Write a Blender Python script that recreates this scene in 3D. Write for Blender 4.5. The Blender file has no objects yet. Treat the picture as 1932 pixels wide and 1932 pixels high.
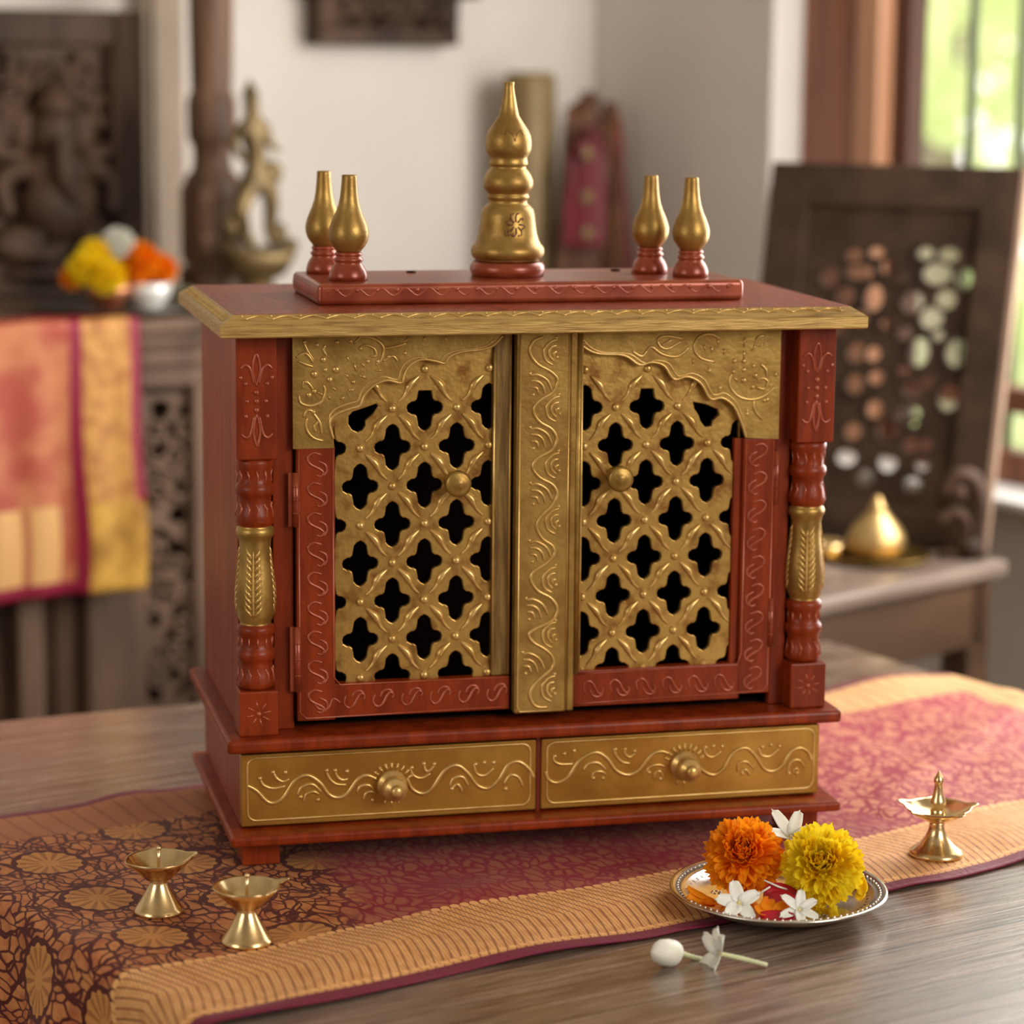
import bpy, bmesh, math, random
from mathutils import Vector, Matrix, Euler
R_ = math.radians
sc = bpy.context.scene
COL = sc.collection
# ------------------------------------------------------------------ camera
F_PX = 4915.5; YAW = 0.23856; PITCH = 0.1736; ROLL = 0.00944
CAM = Vector((-0.27147, -2.03836, 0.65846))
fw = Vector((math.sin(YAW)*math.cos(PITCH), math.cos(YAW)*math.cos(PITCH), -math.sin(PITCH)))
rt0 = Vector((math.cos(YAW), -math.sin(YAW), 0)); up0 = rt0.cross(fw)
rt = rt0*math.cos(ROLL)+up0*math.sin(ROLL); up = -rt0*math.sin(ROLL)+up0*math.cos(ROLL)
cd = bpy.data.cameras.new('camera'); cam = bpy.data.objects.new('camera', cd); COL.objects.link(cam)
cam.matrix_world = Matrix(((rt.x, up.x, -fw.x, CAM.x), (rt.y, up.y, -fw.y, CAM.y), (rt.z, up.z, -fw.z, CAM.z), (0, 0, 0, 1)))
cd.sensor_width = 36; cd.lens = F_PX/1932*36; cd.clip_start = .05; cd.clip_end = 200
cd.dof.use_dof = True; cd.dof.focus_distance = 2.06; cd.dof.aperture_fstop = 3.6
sc.camera = cam
sc.view_settings.view_transform = 'Standard'; sc.view_settings.look = 'None'
sc.view_settings.gamma = 1; sc.view_settings.exposure = 0.0; sc.view_settings.use_curve_mapping = False
# ------------------------------------------------------------------ world and lights
wd = bpy.data.worlds.new('world'); sc.world = wd; wd.use_nodes = True
bg = wd.node_tree.nodes['Background']; bg.inputs[0].default_value = (1, .965, .92, 1); bg.inputs[1].default_value = 2.4
A18 = R_(18); E1 = Vector((math.cos(A18), math.sin(A18), 0)); E2 = Vector((-math.sin(A18), math.cos(A18), 0))
def RM(a, b, z=0): return E1*a+E2*b+Vector((0, 0, z))       # room coordinates: a along the table, b towards the back wall
def area(name, loc, target, sx, sy, power, col=(1, 1, 1)):
    l = bpy.data.lights.new(name, 'AREA'); l.shape = 'RECTANGLE'; l.size = sx; l.size_y = sy; l.energy = power; l.color = col
    o = bpy.data.objects.new(name, l); COL.objects.link(o); o.location = loc
    o.rotation_euler = (Vector(target)-Vector(loc)).to_track_quat('-Z', 'Y').to_euler(); return o
area('window_daylight', RM(1.50, .25, .75), RM(-1.0, 1.3, .3), .9, 1.2, 31, (1, .97, .93))
area('front_fill_light', RM(.9, -3.0, 1.3), Vector((.2, 0, .2)), 1.4, 1.2, 54, (1, .95, .88))  # added soft frontal fill, stands in for an unseen window behind the camera
area('left_fill_light', RM(-2.45, -.6, .9), Vector((0, .3, .2)), 1.2, 1.1, 16, (1, .96, .9))  # added soft fill from the left; the wall there has no opening

# ------------------------------------------------------------------ pixel rays (1932 px frame) onto planes of the place
def ray(u, v): return fw+rt*((u-966)/F_PX)-up*((v-966)/F_PX)
def hitn(u, v, n, val):
    r = ray(u, v); return CAM+r*((val-CAM.dot(n))/r.dot(n))
def PY(u, v, y=0.0): p = hitn(u, v, Vector((0, 1, 0)), y); return (p.x, p.z)
def PZ(u, v, z=0.0): return hitn(u, v, Vector((0, 0, 1)), z)
def PB(u, v, b): p = hitn(u, v, E2, b); return (p.dot(E1), p.z)
def PA(u, v, a): p = hitn(u, v, E1, a); return (p.dot(E2), p.z)
def c1(x, y): return (320+x/2.927, 480+y/2.927)
def c2(x, y): return (960+x/2.76, 480+y/2.76)
def c3(x, y): return (320+x/2.927, 1080+y/2.927)
def c4(x, y): return (960+x/2.76, 1180+y/2.76)

# ------------------------------------------------------------------ node expressions
class NX:
    def __init__(s, nt, k): s.nt = nt; s.k = k
    def _m(s, op, *a):
        n = s.nt.nodes.new('ShaderNodeMath'); n.operation = op
        for i, v in enumerate((s,)+a):
            if isinstance(v, NX): s.nt.links.new(v.k, n.inputs[i])
            else: n.inputs[i].default_value = v
        return NX(s.nt, n.outputs[0])
    def __add__(s, o): return s._m('ADD', o)
    __radd__ = __add__
    def __sub__(s, o): return s._m('SUBTRACT', o)
    def __mul__(s, o): return s._m('MULTIPLY', o)
    __rmul__ = __mul__
    def __truediv__(s, o): return s._m('DIVIDE', o)
    def gt(s, o): return s._m('GREATER_THAN', o)
    def lt(s, o): return s._m('LESS_THAN', o)
    def fr(s): return s._m('FRACT')
    def ab(s): return s._m('ABSOLUTE')
    def sin(s): return s._m('SINE')
    def mx(s, o): return s._m('MAXIMUM', o)
    def mn(s, o): return s._m('MINIMUM', o)
    def sqrt(s): return s._m('SQRT')
    def at2(s, o): return s._m('ARCTAN2', o)
    def ss(s, a, b):
        n = s.nt.nodes.new('ShaderNodeMapRange'); n.interpolation_type = 'SMOOTHSTEP'
        s.nt.links.new(s.k, n.inputs[0]); n.inputs[1].default_value = a; n.inputs[2].default_value = b
        return NX(s.nt, n.outputs[0])
def node(nt, t, **k):
    n = nt.nodes.new(t)
    for a, v in k.items():
        if a.startswith('i_'):
            key = a[2:]; key = int(key) if key.isdigit() else key.replace('_', ' ')
            if hasattr(v, 'is_output') or isinstance(v, NX): nt.links.new(v.k if isinstance(v, NX) else v, n.inputs[key])
            else: n.inputs[key].default_value = v
        else: setattr(n, a, v)
    return n
def mixc(nt, f, a, b):
    n = nt.nodes.new('ShaderNodeMix'); n.data_type = 'RGBA'
    for i, v in ((0, f), (6, a), (7, b)):
        if isinstance(v, NX): nt.links.new(v.k, n.inputs[i])
        elif hasattr(v, 'is_output'): nt.links.new(v, n.inputs[i])
        else: n.inputs[i].default_value = v if i == 0 else tuple(v)+(1,)
    return n.outputs[2]
def srgb(r, g, b):
    f = lambda c: (c/255/12.92) if c/255 <= .04045 else ((c/255+.055)/1.055)**2.4
    return (f(r), f(g), f(b))
def newmat(name):
    m = bpy.data.materials.new(name); m.use_nodes = True
    return m, m.node_tree, m.node_tree.nodes['Principled BSDF']
def coords(nt, scale=(1, 1, 1), rot=0.0, kind='Object'):
    tc = nt.nodes.new('ShaderNodeTexCoord'); mp = nt.nodes.new('ShaderNodeMapping')
    mp.inputs['Scale'].default_value = scale
    if rot:
        vr = nt.nodes.new('ShaderNodeMapping'); vr.inputs['Rotation'].default_value = (0, 0, -rot)
        nt.links.new(tc.outputs[kind], vr.inputs[0]); nt.links.new(vr.outputs[0], mp.inputs[0])
    else: nt.links.new(tc.outputs[kind], mp.inputs[0])
    return mp.outputs[0]
def noise(nt, vec, scale, detail=3, rough=.55):
    n = node(nt, 'ShaderNodeTexNoise', i_Vector=vec, i_Scale=scale, i_Detail=detail, i_Roughness=rough)
    return NX(nt, n.outputs[0])
def mat(name, c1_, c2_=None, scale=20, metal=0, rough=.5, stretch=(1, 1, 1), rot=0, bump=0, bscale=None, lo=.35, hi=.65, coat=0, spec=.5, rvar=0, trans=0, sss=0, bdist=.001):
    m, nt, b = newmat(name); v = coords(nt, stretch, rot)
    n = noise(nt, v, scale, 5)
    if c2_ is not None:
        nt.links.new(mixc(nt, n.ss(lo, hi), c1_, c2_), b.inputs['Base Color'])
    else: b.inputs['Base Color'].default_value = tuple(c1_)+(1,)
    b.inputs['Metallic'].default_value = metal; b.inputs['Roughness'].default_value = rough
    b.inputs['Specular IOR Level'].default_value = spec
    if rvar: nt.links.new((n*rvar+(rough-rvar*.5)).k, b.inputs['Roughness'])
    if coat: b.inputs['Coat Weight'].default_value = coat; b.inputs['Coat Roughness'].default_value = .2
    if bump:
        nb = noise(nt, v, bscale or scale*4, 4)
        bp = node(nt, 'ShaderNodeBump', i_Strength=bump, i_Distance=bdist, i_Height=nb.k)
        nt.links.new(bp.outputs[0], b.inputs['Normal'])
    if sss: b.inputs['Subsurface Weight'].default_value = sss; b.inputs['Subsurface Radius'].default_value = (.01, .006, .003); b.inputs['Subsurface Scale'].default_value = .5
    return m
M = {}
M['gold'] = mat('gold_paint', (.43, .27, .068), (.29, .16, .034), 45, .66, .38, bump=.25, bscale=260, rvar=.15)
M['gold_lat'] = mat('worn_gold_paint', (.49, .295, .075), (.24, .10, .018), 55, .68, .34, bump=.3, bscale=240, lo=.45, hi=.72)
M['gold_drawer'] = mat('drawer_gold_paint', (.45, .24, .040), (.34, .155, .02), 18, .6, .38, bump=.15, bscale=200)
M['gold_relief'] = mat('highlit_raised_gold', (.74, .50, .18), (.58, .36, .10), 60, .6, .30)  # lighter than the flat gold: highlights on raised strokes put into the colour
M['gold_edge'] = mat('gold_painted_wood', (.50, .32, .095), (.24, .13, .03), 30, .45, .42, stretch=(1, 6, 14), bump=.4, bscale=60, lo=.4, hi=.75)
M['gold_stile'] = mat('dull_gold_stile', (.28, .17, .045), (.14, .07, .014), 30, .45, .45, stretch=(6, 3, .6), bump=.3)
M['red'] = mat('red_lacquer', (.27, .036, .006), (.17, .020, .003), 14, 0, .34, stretch=(6, 6, 1), coat=.06, bump=.12, bscale=120, spec=.22)
M['red_side'] = mat('red_side_panel', (.29, .048, .012), (.14, .017, .004), 40, 0, .42, stretch=(4, 4, .2), spec=.3, coat=.04, bump=.15, bscale=90)
M['red_relief'] = mat('highlit_raised_red', (.44, .10, .045), (.33, .06, .022), 40, .2, .26, coat=.4)  # paler than the flat lacquer, so the relief carries painted highlights
M['red_copper'] = mat('copper_red_lacquer', (.34, .07, .026), (.23, .036, .013), 30, .3, .3, coat=.3, bump=.1, spec=.35)
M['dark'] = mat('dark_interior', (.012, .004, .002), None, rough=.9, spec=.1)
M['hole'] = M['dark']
M['brass'] = mat('brass', (.80, .61, .33), (.68, .48, .22), 30, 1, .21, bump=.05, bscale=400)
M['brass_old'] = mat('old_brass', (.50, .34, .11), (.28, .17, .045), 25, 1, .38)
M['brass_vessel'] = mat('satin_brass', (.60, .42, .18), (.48, .32, .12), 30, .9, .38)
M['bronze'] = mat('tarnished_bronze', (.24, .165, .07), (.10, .065, .025), 20, .6, .45)
M['silver'] = mat('silver', (.80, .77, .72), (.62, .58, .52), 60, 1, .2, bump=.1, bscale=200)
M['silver_dark'] = mat('tarnished_silver', (.25, .23, .20), None, metal=1, rough=.4)
M['copper'] = mat('copper', (.62, .27, .15), (.45, .18, .1), 40, 1, .35)
M['wood_dark'] = mat('carved_dark_wood', (.085, .044, .024), (.026, .012, .006), 14, 0, .65, spec=.3, stretch=(1, 1, .35), bump=.4, bscale=60)
M['wood_grey'] = mat('weathered_brown_wood', (.19, .11, .065), (.085, .045, .025), 8, 0, .65, stretch=(1, 1, .25), bump=.4, bscale=60)
M['hole_shade'] = mat('painted_hole_shade', (.012, .007, .004), None, rough=.9, spec=.1)  # near-black sheet behind carved holes, paints the shade of their depth
M['wood_pillar'] = mat('pillar_wood', (.18, .09, .045), (.07, .032, .014), 12, 0, .6, stretch=(3, 3, .3), bump=.3)
M['wood_jali'] = mat('blackened_wood', (.050, .026, .013), (.024, .012, .006), 14, 0, .7, spec=.25, bump=.3)
M['wood_edge'] = mat('raw_panel_edge', (.36, .24, .16), (.24, .15, .10), 12, 0, .6, stretch=(1, 1, .2))
M['bench_top'] = mat('bench_grey_wood', (.24, .18, .14), (.15, .105, .08), 10, 0, .35, stretch=(.3, 1, 1), rot=R_(30))
M['bench'] = mat('bench_brown_wood', (.115, .06, .03), (.06, .03, .014), 10, 0, .5, stretch=(.3, 1, 1), rot=R_(30))
M['wall'] = mat('plaster', (.69, .635, .575), (.65, .60, .54), 3, 0, .85, bump=.05, bscale=60)
M['floor'] = mat('floor_stone', (.22, .16, .12), (.17, .12, .09), 5, 0, .4)
M['frame'] = mat('window_teak', (.30, .105, .045), (.17, .05, .02), 12, 0, .38, stretch=(3, 3, .2))
M['marigold_o'] = mat('orange_petal', (1, .40, .012), (1, .29, .005), 60, 0, .5, sss=.1)
M['marigold_oc'] = mat('orange_petal_core', (.85, .14, .002), (.95, .22, .003), 60, 0, .6)
M['marigold_y'] = mat('yellow_petal', (1, .72, .012), (1, .60, .004), 60, 0, .5, sss=.1)
M['marigold_yc'] = mat('yellow_petal_core', (.80, .38, .004), (.95, .55, .004), 60, 0, .6)
M['jasmine'] = mat('white_petal', (.88, .87, .78), (.82, .82, .70), 40, 0, .5, sss=.2)
M['jasmine_c'] = mat('jasmine_throat', (.75, .62, .30), None, rough=.6)
M['stem'] = mat('pale_green_stem', (.56, .60, .30), (.66, .68, .42), 40, 0, .5, sss=.1)
def petalmat(name, ca, cb):
    m, nt, b = newmat(name); n = noise(nt, coords(nt), 60, 2); c = mixc(nt, n.ss(.4, .6), ca, cb); nt.links.new(c, b.inputs['Base Color']); b.inputs['Roughness'].default_value = .5
    b.inputs['Specular IOR Level'].default_value = .2; tr = node(nt, 'ShaderNodeBsdfTranslucent'); nt.links.new(c, tr.inputs[0]); mx = node(nt, 'ShaderNodeMixShader', i_0=.42)
    nt.links.new(b.outputs[0], mx.inputs[1]); nt.links.new(tr.outputs[0], mx.inputs[2]); nt.links.new(mx.outputs[0], nt.nodes['Material Output'].inputs[0]); return m
M['marigold_o'] = petalmat('orange_petal', (1, .40, .012), (1, .30, .006)); M['marigold_y'] = petalmat('yellow_petal', (1, .82, .03), (1, .72, .012))
M['marigold_oc'] = petalmat('orange_petal_core', (.95, .24, .005), (.9, .17, .004)); M['marigold_yc'] = petalmat('yellow_petal_core', (1, .60, .01), (.9, .42, .006))
M['petal_red'] = mat('red_petal', (.50, .006, .02), (.35, .003, .012), 50, 0, .35)
M['saree_gold'] = mat('gold_silk', (.30, .205, .085), (.18, .12, .045), 9, .2, .5, stretch=(1, 1, .5))
M['saree_red'] = mat('crimson_silk', (.17, .004, .014), (.11, .003, .01), 12, 0, .45)
M['saree_rust'] = mat('rust_silk', (.17, .068, .022), (.085, .03, .012), 10, .1, .5)
M['leaf_bg'] = mat('dull_leaf', (.30, .33, .2), None, rough=.6)
M['trunk'] = mat('tree_bark', (.30, .26, .18), (.2, .17, .11), 8, 0, .8)
M['iron'] = mat('painted_iron', (.13, .16, .08), None, rough=.5)
def leafmat():
    m, nt, b = newmat('sunlit_foliage'); v = coords(nt); n = noise(nt, v, 1.5, 2)
    c = mixc(nt, n.ss(.35, .65), (.58, .68, .30), (.82, .86, .52)); nt.links.new(c, b.inputs['Base Color'])
    b.inputs['Roughness'].default_value = .6; tr = node(nt, 'ShaderNodeBsdfTranslucent'); nt.links.new(c, tr.inputs[0])
    mx = node(nt, 'ShaderNodeMixShader', i_0=.5); nt.links.new(b.outputs[0], mx.inputs[1]); nt.links.new(tr.outputs[0], mx.inputs[2])
    nt.links.new(mx.outputs[0], nt.nodes['Material Output'].inputs[0]); return m
M['foliage'] = leafmat()
def glassmat():
    m, nt, b = newmat('window_glass'); b.inputs['Transmission Weight'].default_value = 1; b.inputs['Roughness'].default_value = 0
    b.inputs['IOR'].default_value = 1.05; b.inputs['Base Color'].default_value = (1, 1, 1, 1)
    return m
def tablemat():
    m, nt, b = newmat('weathered_table_wood')
    v = coords(nt, (1, 1, 1), A18); sx = node(nt, 'ShaderNodeSeparateXYZ', i_0=v); X = NX(nt, sx.outputs[0]); Y = NX(nt, sx.outputs[1])
    gv = node(nt, 'ShaderNodeMapping', i_0=v); gv.inputs['Scale'].default_value = (1, 12, 1)
    g1 = noise(nt, gv.outputs[0], 9, 6, .6); gv2 = node(nt, 'ShaderNodeMapping', i_0=v); gv2.inputs['Scale'].default_value = (1, 28, 1)
    g2 = noise(nt, gv2.outputs[0], 14, 4); big = noise(nt, v, 3.2, 3)
    col = mixc(nt, g1.ss(.3, .7), srgb(92, 70, 54), srgb(148, 126, 108)); col = mixc(nt, (g2.ss(.46, .64))*.8, col, srgb(70, 50, 38))
    col = mixc(nt, big.ss(.4, .7)*.45, col, srgb(128, 118, 108))
    gap = ((Y+.565)/.3015).fr(); gp = gap.mn(gap*-1+1)*.3015
    line = gp.lt(.0016)
    col = mixc(nt, line*.85, col, srgb(38, 26, 20)); nt.links.new(col, b.inputs['Base Color'])
    nt.links.new((g1*.28+.10).k, b.inputs['Roughness']); b.inputs['Specular IOR Level'].default_value = .6; b.inputs['Coat Weight'].default_value = .45; b.inputs['Coat Roughness'].default_value = .22
    h = g1*.5+g2*.5-line*1.5
    bp = node(nt, 'ShaderNodeBump', i_Strength=.35, i_Distance=.002, i_Height=h.k); nt.links.new(bp.outputs[0], b.inputs['Normal'])
    return m
M['table'] = tablemat()
def clothmat():
    m, nt, b = newmat('silk_brocade'); uv = node(nt, 'ShaderNodeUVMap'); sp = node(nt, 'ShaderNodeSeparateXYZ', i_0=uv.outputs[0])
    S = NX(nt, sp.outputs[0]); T = NX(nt, sp.outputs[1])     # metres along and across the cloth
    nz = noise(nt, uv.outputs[0], 60, 3); nb = noise(nt, uv.outputs[0], 9, 2); fine = noise(nt, uv.outputs[0], 900, 2)
    gold = srgb(236, 178, 112); gold2 = srgb(205, 142, 74); mar = srgb(112, 24, 42); dmar = srgb(78, 12, 14)
    # front zari border: herringbone strokes and fine mesh
    V = (T-.015)/.108
    strokes = ((S/.0078)+((V-.55).ab()*3.2)+((V-.55)*(V-.55)*3)).fr(); st = strokes.lt(.20)
    mesh = ((S*1500+T*900).sin()*((T*1500-S*700).sin())).gt(.30)
    bord = mixc(nt, nz.ss(.4, .65)*.5, gold, gold2); bord = mixc(nt, (st*.8).mx(mesh*.6), bord, srgb(112, 40, 20))
    scal = ((S/.0085).fr()-.5)*.0085; dd = ((scal*scal+(T-.122)*(T-.122)).sqrt().lt(.0036)).mx((scal*scal+(T-.021)*(T-.021)).sqrt().lt(.0030))
    # body: vine brocade
    wv = node(nt, 'ShaderNodeVectorMath', operation='ADD', i_0=uv.outputs[0]); nn = node(nt, 'ShaderNodeTexNoise', i_Vector=uv.outputs[0], i_Scale=22.0, i_Detail=2.0)
    sc_ = node(nt, 'ShaderNodeVectorMath', operation='SCALE', i_0=nn.outputs[1]); sc_.inputs[3].default_value = .035; nt.links.new(sc_.outputs[0], wv.inputs[1])
    vm = node(nt, 'ShaderNodeMapping', i_0=wv.outputs[0]); vm.inputs['Rotation'].default_value = (0, 0, .6); vm.inputs['Scale'].default_value = (1.5, .75, 1)
    vo = node(nt, 'ShaderNodeTexVoronoi', feature='DISTANCE_TO_EDGE', i_Vector=vm.outputs[0], i_Scale=68.0); ed = NX(nt, vo.outputs[0])
    vo2 = node(nt, 'ShaderNodeTexVoronoi', feature='DISTANCE_TO_EDGE', i_Vector=wv.outputs[0], i_Scale=24.0); ed2 = NX(nt, vo2.outputs[0])
    # end piece: dark maroon ground with gold leaves and round medallions
    leaf = (ed.ss(.04, .11))*(ed2.gt(.035)); pall = mixc(nt, leaf*.9, dmar, mixc(nt, nz.ss(.35, .7), srgb(208, 138, 78), srgb(172, 94, 54)))
    rows = (S+.132)/.098; fs = ((rows+.5).fr()-.5)*.098; par = ((rows+.5)*.5).fr().gt(.5)
    ft = (((T-.186)/.103+par*.5+.5).fr()-.5)*.103
    rr = (fs*fs+ft*ft).sqrt(); an = fs.at2(ft); pet = ((an*14).sin()).gt(.2-0)*(rr.gt(.008))
    med = mixc(nt, pet*(rr.lt(.024))*.5, srgb(200, 138, 72), srgb(100, 40, 22)); ring = rr.lt(.031)
    rad = rr+((an*14).sin()*.0012)
    pall = mixc(nt, ring*1, pall, dmar); pall = mixc(nt, rad.lt(.026), pall, med)
    # middle: maroon with faint gold, right side: gold blossoms on rose, glancing sheen partly put into its colour
    mid = mixc(nt, (ed.ss(.03, .2))*(nb.ss(.22, .5))*.85, srgb(142, 28, 54), srgb(168, 98, 72))
    rose = mixc(nt, (ed.ss(.05, .16))*(ed2.gt(.045))*.85, srgb(150, 34, 60), srgb(205, 138, 104))
    body = mixc(nt, (S+nb*.16).ss(.50, .68), mid, rose); body = mixc(nt, (S+nb*.10-T*.25).ss(.02, .06)*-1+1, body, pall)
    inb = (T.gt(.015))*(T.lt(.120)); col = mixc(nt, inb, body, bord); col = mixc(nt, dd, col, gold)
    back = (T.gt(.462)).mx(S.gt(.915)); bb = mixc(nt, (mesh*.5).mx(((S/.02).fr()).lt(.2)*.5), mixc(nt, (S).ss(.15, .5), srgb(176, 112, 66), srgb(214, 170, 112)), srgb(120, 46, 30))
    col = mixc(nt, back*(T.gt(.12)), col, bb)
    hem = (T.lt(.015)).mx(T.gt(.532)); col = mixc(nt, hem, col, srgb(112, 26, 52))
    nt.links.new(col, b.inputs['Base Color']); b.inputs['Roughness'].default_value = .55; b.inputs['Metallic'].default_value = .1; b.inputs['Specular IOR Level'].default_value = .3
    b.inputs['Sheen Weight'].default_value = .10; b.inputs['Sheen Tint'].default_value = (1, .75, .65, 1); b.inputs['Sheen Roughness'].default_value = .4
    h = (st*-.6*inb)+mesh*.2+ed.mn(.2)*1.5+dd*.6+fine*.3
    bp = node(nt, 'ShaderNodeBump', i_Strength=.45, i_Distance=.0012, i_Height=h.k); nt.links.new(bp.outputs[0], b.inputs['Normal'])
    return m
M['cloth'] = clothmat()
def runnermat():
    m, nt, b = newmat('silk_runner'); uv = node(nt, 'ShaderNodeUVMap'); sp = node(nt, 'ShaderNodeSeparateXYZ', i_0=uv.outputs[0])
    S = NX(nt, sp.outputs[0]); T = NX(nt, sp.outputs[1]); n = noise(nt, uv.outputs[0], 14, 4); n2 = noise(nt, uv.outputs[0], 40, 3)
    body = mixc(nt, n.ss(.38, .62), srgb(166, 68, 48), srgb(196, 122, 78)); gold = mixc(nt, n2.ss(.4, .65), srgb(200, 144, 70), srgb(166, 104, 44)); mar = srgb(140, 16, 52)
    # S: 0 at the right hem, growing leftwards; T: 0 at the bottom hem, growing up
    g = (S.gt(.014)*S.lt(.082)); col = mixc(nt, g, body, gold); col = mixc(nt, (S.lt(.014)).mx(S.gt(.082)*S.lt(.10)), col, mar)
    low = (T.gt(.018))*(T.lt(.12))*(S.gt(.115)); col = mixc(nt, low, col, mixc(nt, ((S/.055).fr()).lt(.2), srgb(216, 166, 102), srgb(176, 100, 62)))
    col = mixc(nt, (T.lt(.12))*(S.lt(.082)), col, mixc(nt, n.ss(.4, .6), srgb(204, 156, 62), srgb(160, 112, 36)))
    col = mixc(nt, (T.lt(.018))*(S.gt(.085)), col, mar); col = mixc(nt, (T.gt(.372)), col, srgb(172, 52, 62)); nt.links.new(col, b.inputs['Base Color'])
    b.inputs['Roughness'].default_value = .45; b.inputs['Metallic'].default_value = .15; return m
M['runner'] = runnermat()

# ------------------------------------------------------------------ mesh builder
class MB:
    def __init__(s, mx=None): s.v = []; s.f = []; s.m = []; s.sm = []; s.X = mx; s.uv = None
    def add(s, vs, fs, mi=0, smooth=True):
        o = len(s.v)
        for p in vs:
            p = Vector(p); s.v.append(s.X @ p if s.X else p)
        for f in fs: s.f.append([i+o for i in f]); s.m.append(mi); s.sm.append(smooth)
    def box(s, x0, x1, y0, y1, z0, z1, mi=0, bev=0.0, seg=2, mx=None):
        bm = bmesh.new(); bmesh.ops.create_cube(bm, size=1)
        for v in bm.verts: v.co = Vector((x0+(v.co.x+.5)*(x1-x0), y0+(v.co.y+.5)*(y1-y0), z0+(v.co.z+.5)*(z1-z0)))
        if bev: bmesh.ops.bevel(bm, geom=list(bm.edges), offset=bev, segments=seg, profile=.5, affect='EDGES')
        if mx: bm.transform(mx)
        bm.verts.ensure_lookup_table(); s.add([v.co for v in bm.verts], [[v.index for v in f.verts] for f in bm.faces], mi, False); bm.free()
    def lathe(s, prof, c=(0, 0, 0), n=32, mi=0, mx=None, rf=None, mis=None, cap=True):
        vs = []; fs = []; c = Vector(c)
        for j, (r, z) in enumerate(prof):
            for i in range(n):
                a = 2*math.pi*i/n; k = rf(a, j, r, z) if rf else (r, z)
                vs.append(Vector((k[0]*math.cos(a), k[0]*math.sin(a), k[1])))
        if mx: vs = [mx @ p for p in vs]
        vs = [p+c for p in vs]; o = len(s.v); s.add(vs, [], mi)
        for j in range(len(prof)-1):
            for i in range(n):
                k = (i+1) % n; s.f.append([o+j*n+i, o+j*n+k, o+(j+1)*n+k, o+(j+1)*n+i]); s.m.append(mis[j] if mis else mi); s.sm.append(True)
        if cap:
            s.f.append([o+i for i in range(n)][::-1]); s.m.append(mi); s.sm.append(False)
            s.f.append([o+(len(prof)-1)*n+i for i in range(n)]); s.m.append(mis[-1] if mis else mi); s.sm.append(False)
    def tube(s, pts, r, n=6, mi=0, closed=False, flat=None):
        pts = [Vector(p) for p in pts]; N = len(pts)
        if N < 2: return
        rs = r if isinstance(r, (list, tuple)) else [r]*N
        if len(rs) != N: rs = [rs[min(len(rs)-1, int(round(i*(len(rs)-1)/(N-1))))]*1.0 if False else _lerp(rs, i/(N-1)) for i in range(N)]
        vs = []; prev = None
        for i, p in enumerate(pts):
            a = pts[(i-1) % N] if (closed or i > 0) else p; b = pts[(i+1) % N] if (closed or i < N-1) else p
            t = (b-a); t = t.normalized() if t.length > 1e-9 else Vector((0, 0, 1))
            if prev is None:
                q = Vector((0, 1, 0)) if abs(t.y) < .9 else Vector((1, 0, 0))
            else: q = prev
            nn = (q-t*q.dot(t)); nn = nn.normalized() if nn.length > 1e-6 else t.orthogonal().normalized(); prev = nn; bb = t.cross(nn)
            for k in range(n):
                an = 2*math.pi*k/n; vs.append(p+(nn*math.cos(an)+bb*math.sin(an))*rs[i])
        fs = []
        for i in range(N if closed else N-1):
            j = (i+1) % N
            for k in range(n): l = (k+1) % n; fs.append([i*n+k, i*n+l, j*n+l, j*n+k])
        if not closed: fs.append([k for k in range(n)][::-1]); fs.append([(N-1)*n+k for k in range(n)])
        s.add(vs, fs, mi)
    def ball(s, c, r, mi=0, n=10, sc_=(1, 1, 1), mx=None):
        prof = []; h = n//2
        vs = [Vector((0, 0, -1))]; fs = []
        for j in range(1, h):
            ph = -math.pi/2+math.pi*j/h
            for i in range(n): a = 2*math.pi*i/n; vs.append(Vector((math.cos(ph)*math.cos(a), math.cos(ph)*math.sin(a), math.sin(ph))))
        vs.append(Vector((0, 0, 1)))
        for i in range(n): fs.append([0, 1+(i+1) % n, 1+i])
        for j in range(h-2):
            for i in range(n): k = (i+1) % n; fs.append([1+j*n+i, 1+j*n+k, 1+(j+1)*n+k, 1+(j+1)*n+i])
        t = len(vs)-1; o = 1+(h-2)*n
        for i in range(n): fs.append([o+i, o+(i+1) % n, t])
        S_ = Vector(sc_); vs = [Vector((p.x*S_.x*r, p.y*S_.y*r, p.z*S_.z*r)) for p in vs]
        if mx: vs = [mx @ p for p in vs]
        s.add([p+Vector(c) for p in vs], fs, mi)
    def mesh(s, me, fn=None, mi=0, smooth=False):
        s.add([fn(v.co) if fn else v.co for v in me.vertices], [list(p.vertices) for p in me.polygons], mi, smooth)
    def build(s, name, mats, parent=None, origin=None, auto=None):
        me = bpy.data.meshes.new(name); o0 = Vector(origin) if origin is not None else (parent_loc(parent) if parent else Vector((0, 0, 0)))
        me.from_pydata([tuple(p-o0) for p in s.v], [], s.f)
        for m_ in (mats if isinstance(mats, (list, tuple)) else [mats]): me.materials.append(m_)
        me.polygons.foreach_set('material_index', s.m); me.polygons.foreach_set('use_smooth', s.sm)
        if s.uv:
            l = me.uv_layers.new(name='UVMap'); 
            for lp in me.loops: l.data[lp.index].uv = s.uv[lp.vertex_index]
        me.update(); o = bpy.data.objects.new(name, me); COL.objects.link(o)
        if parent: o.parent = parent; 
        if not parent: o.location = o0
        elif origin is not None: o.location = o0-parent_loc(parent)
        return o
def parent_loc(p):
    l = Vector((0, 0, 0))
    while p is not None: l = l+p.location; p = p.parent
    return l
def _lerp(a, t):
    x = t*(len(a)-1); i = min(int(x), len(a)-2); return a[i]+(a[i+1]-a[i])*(x-i)
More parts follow.
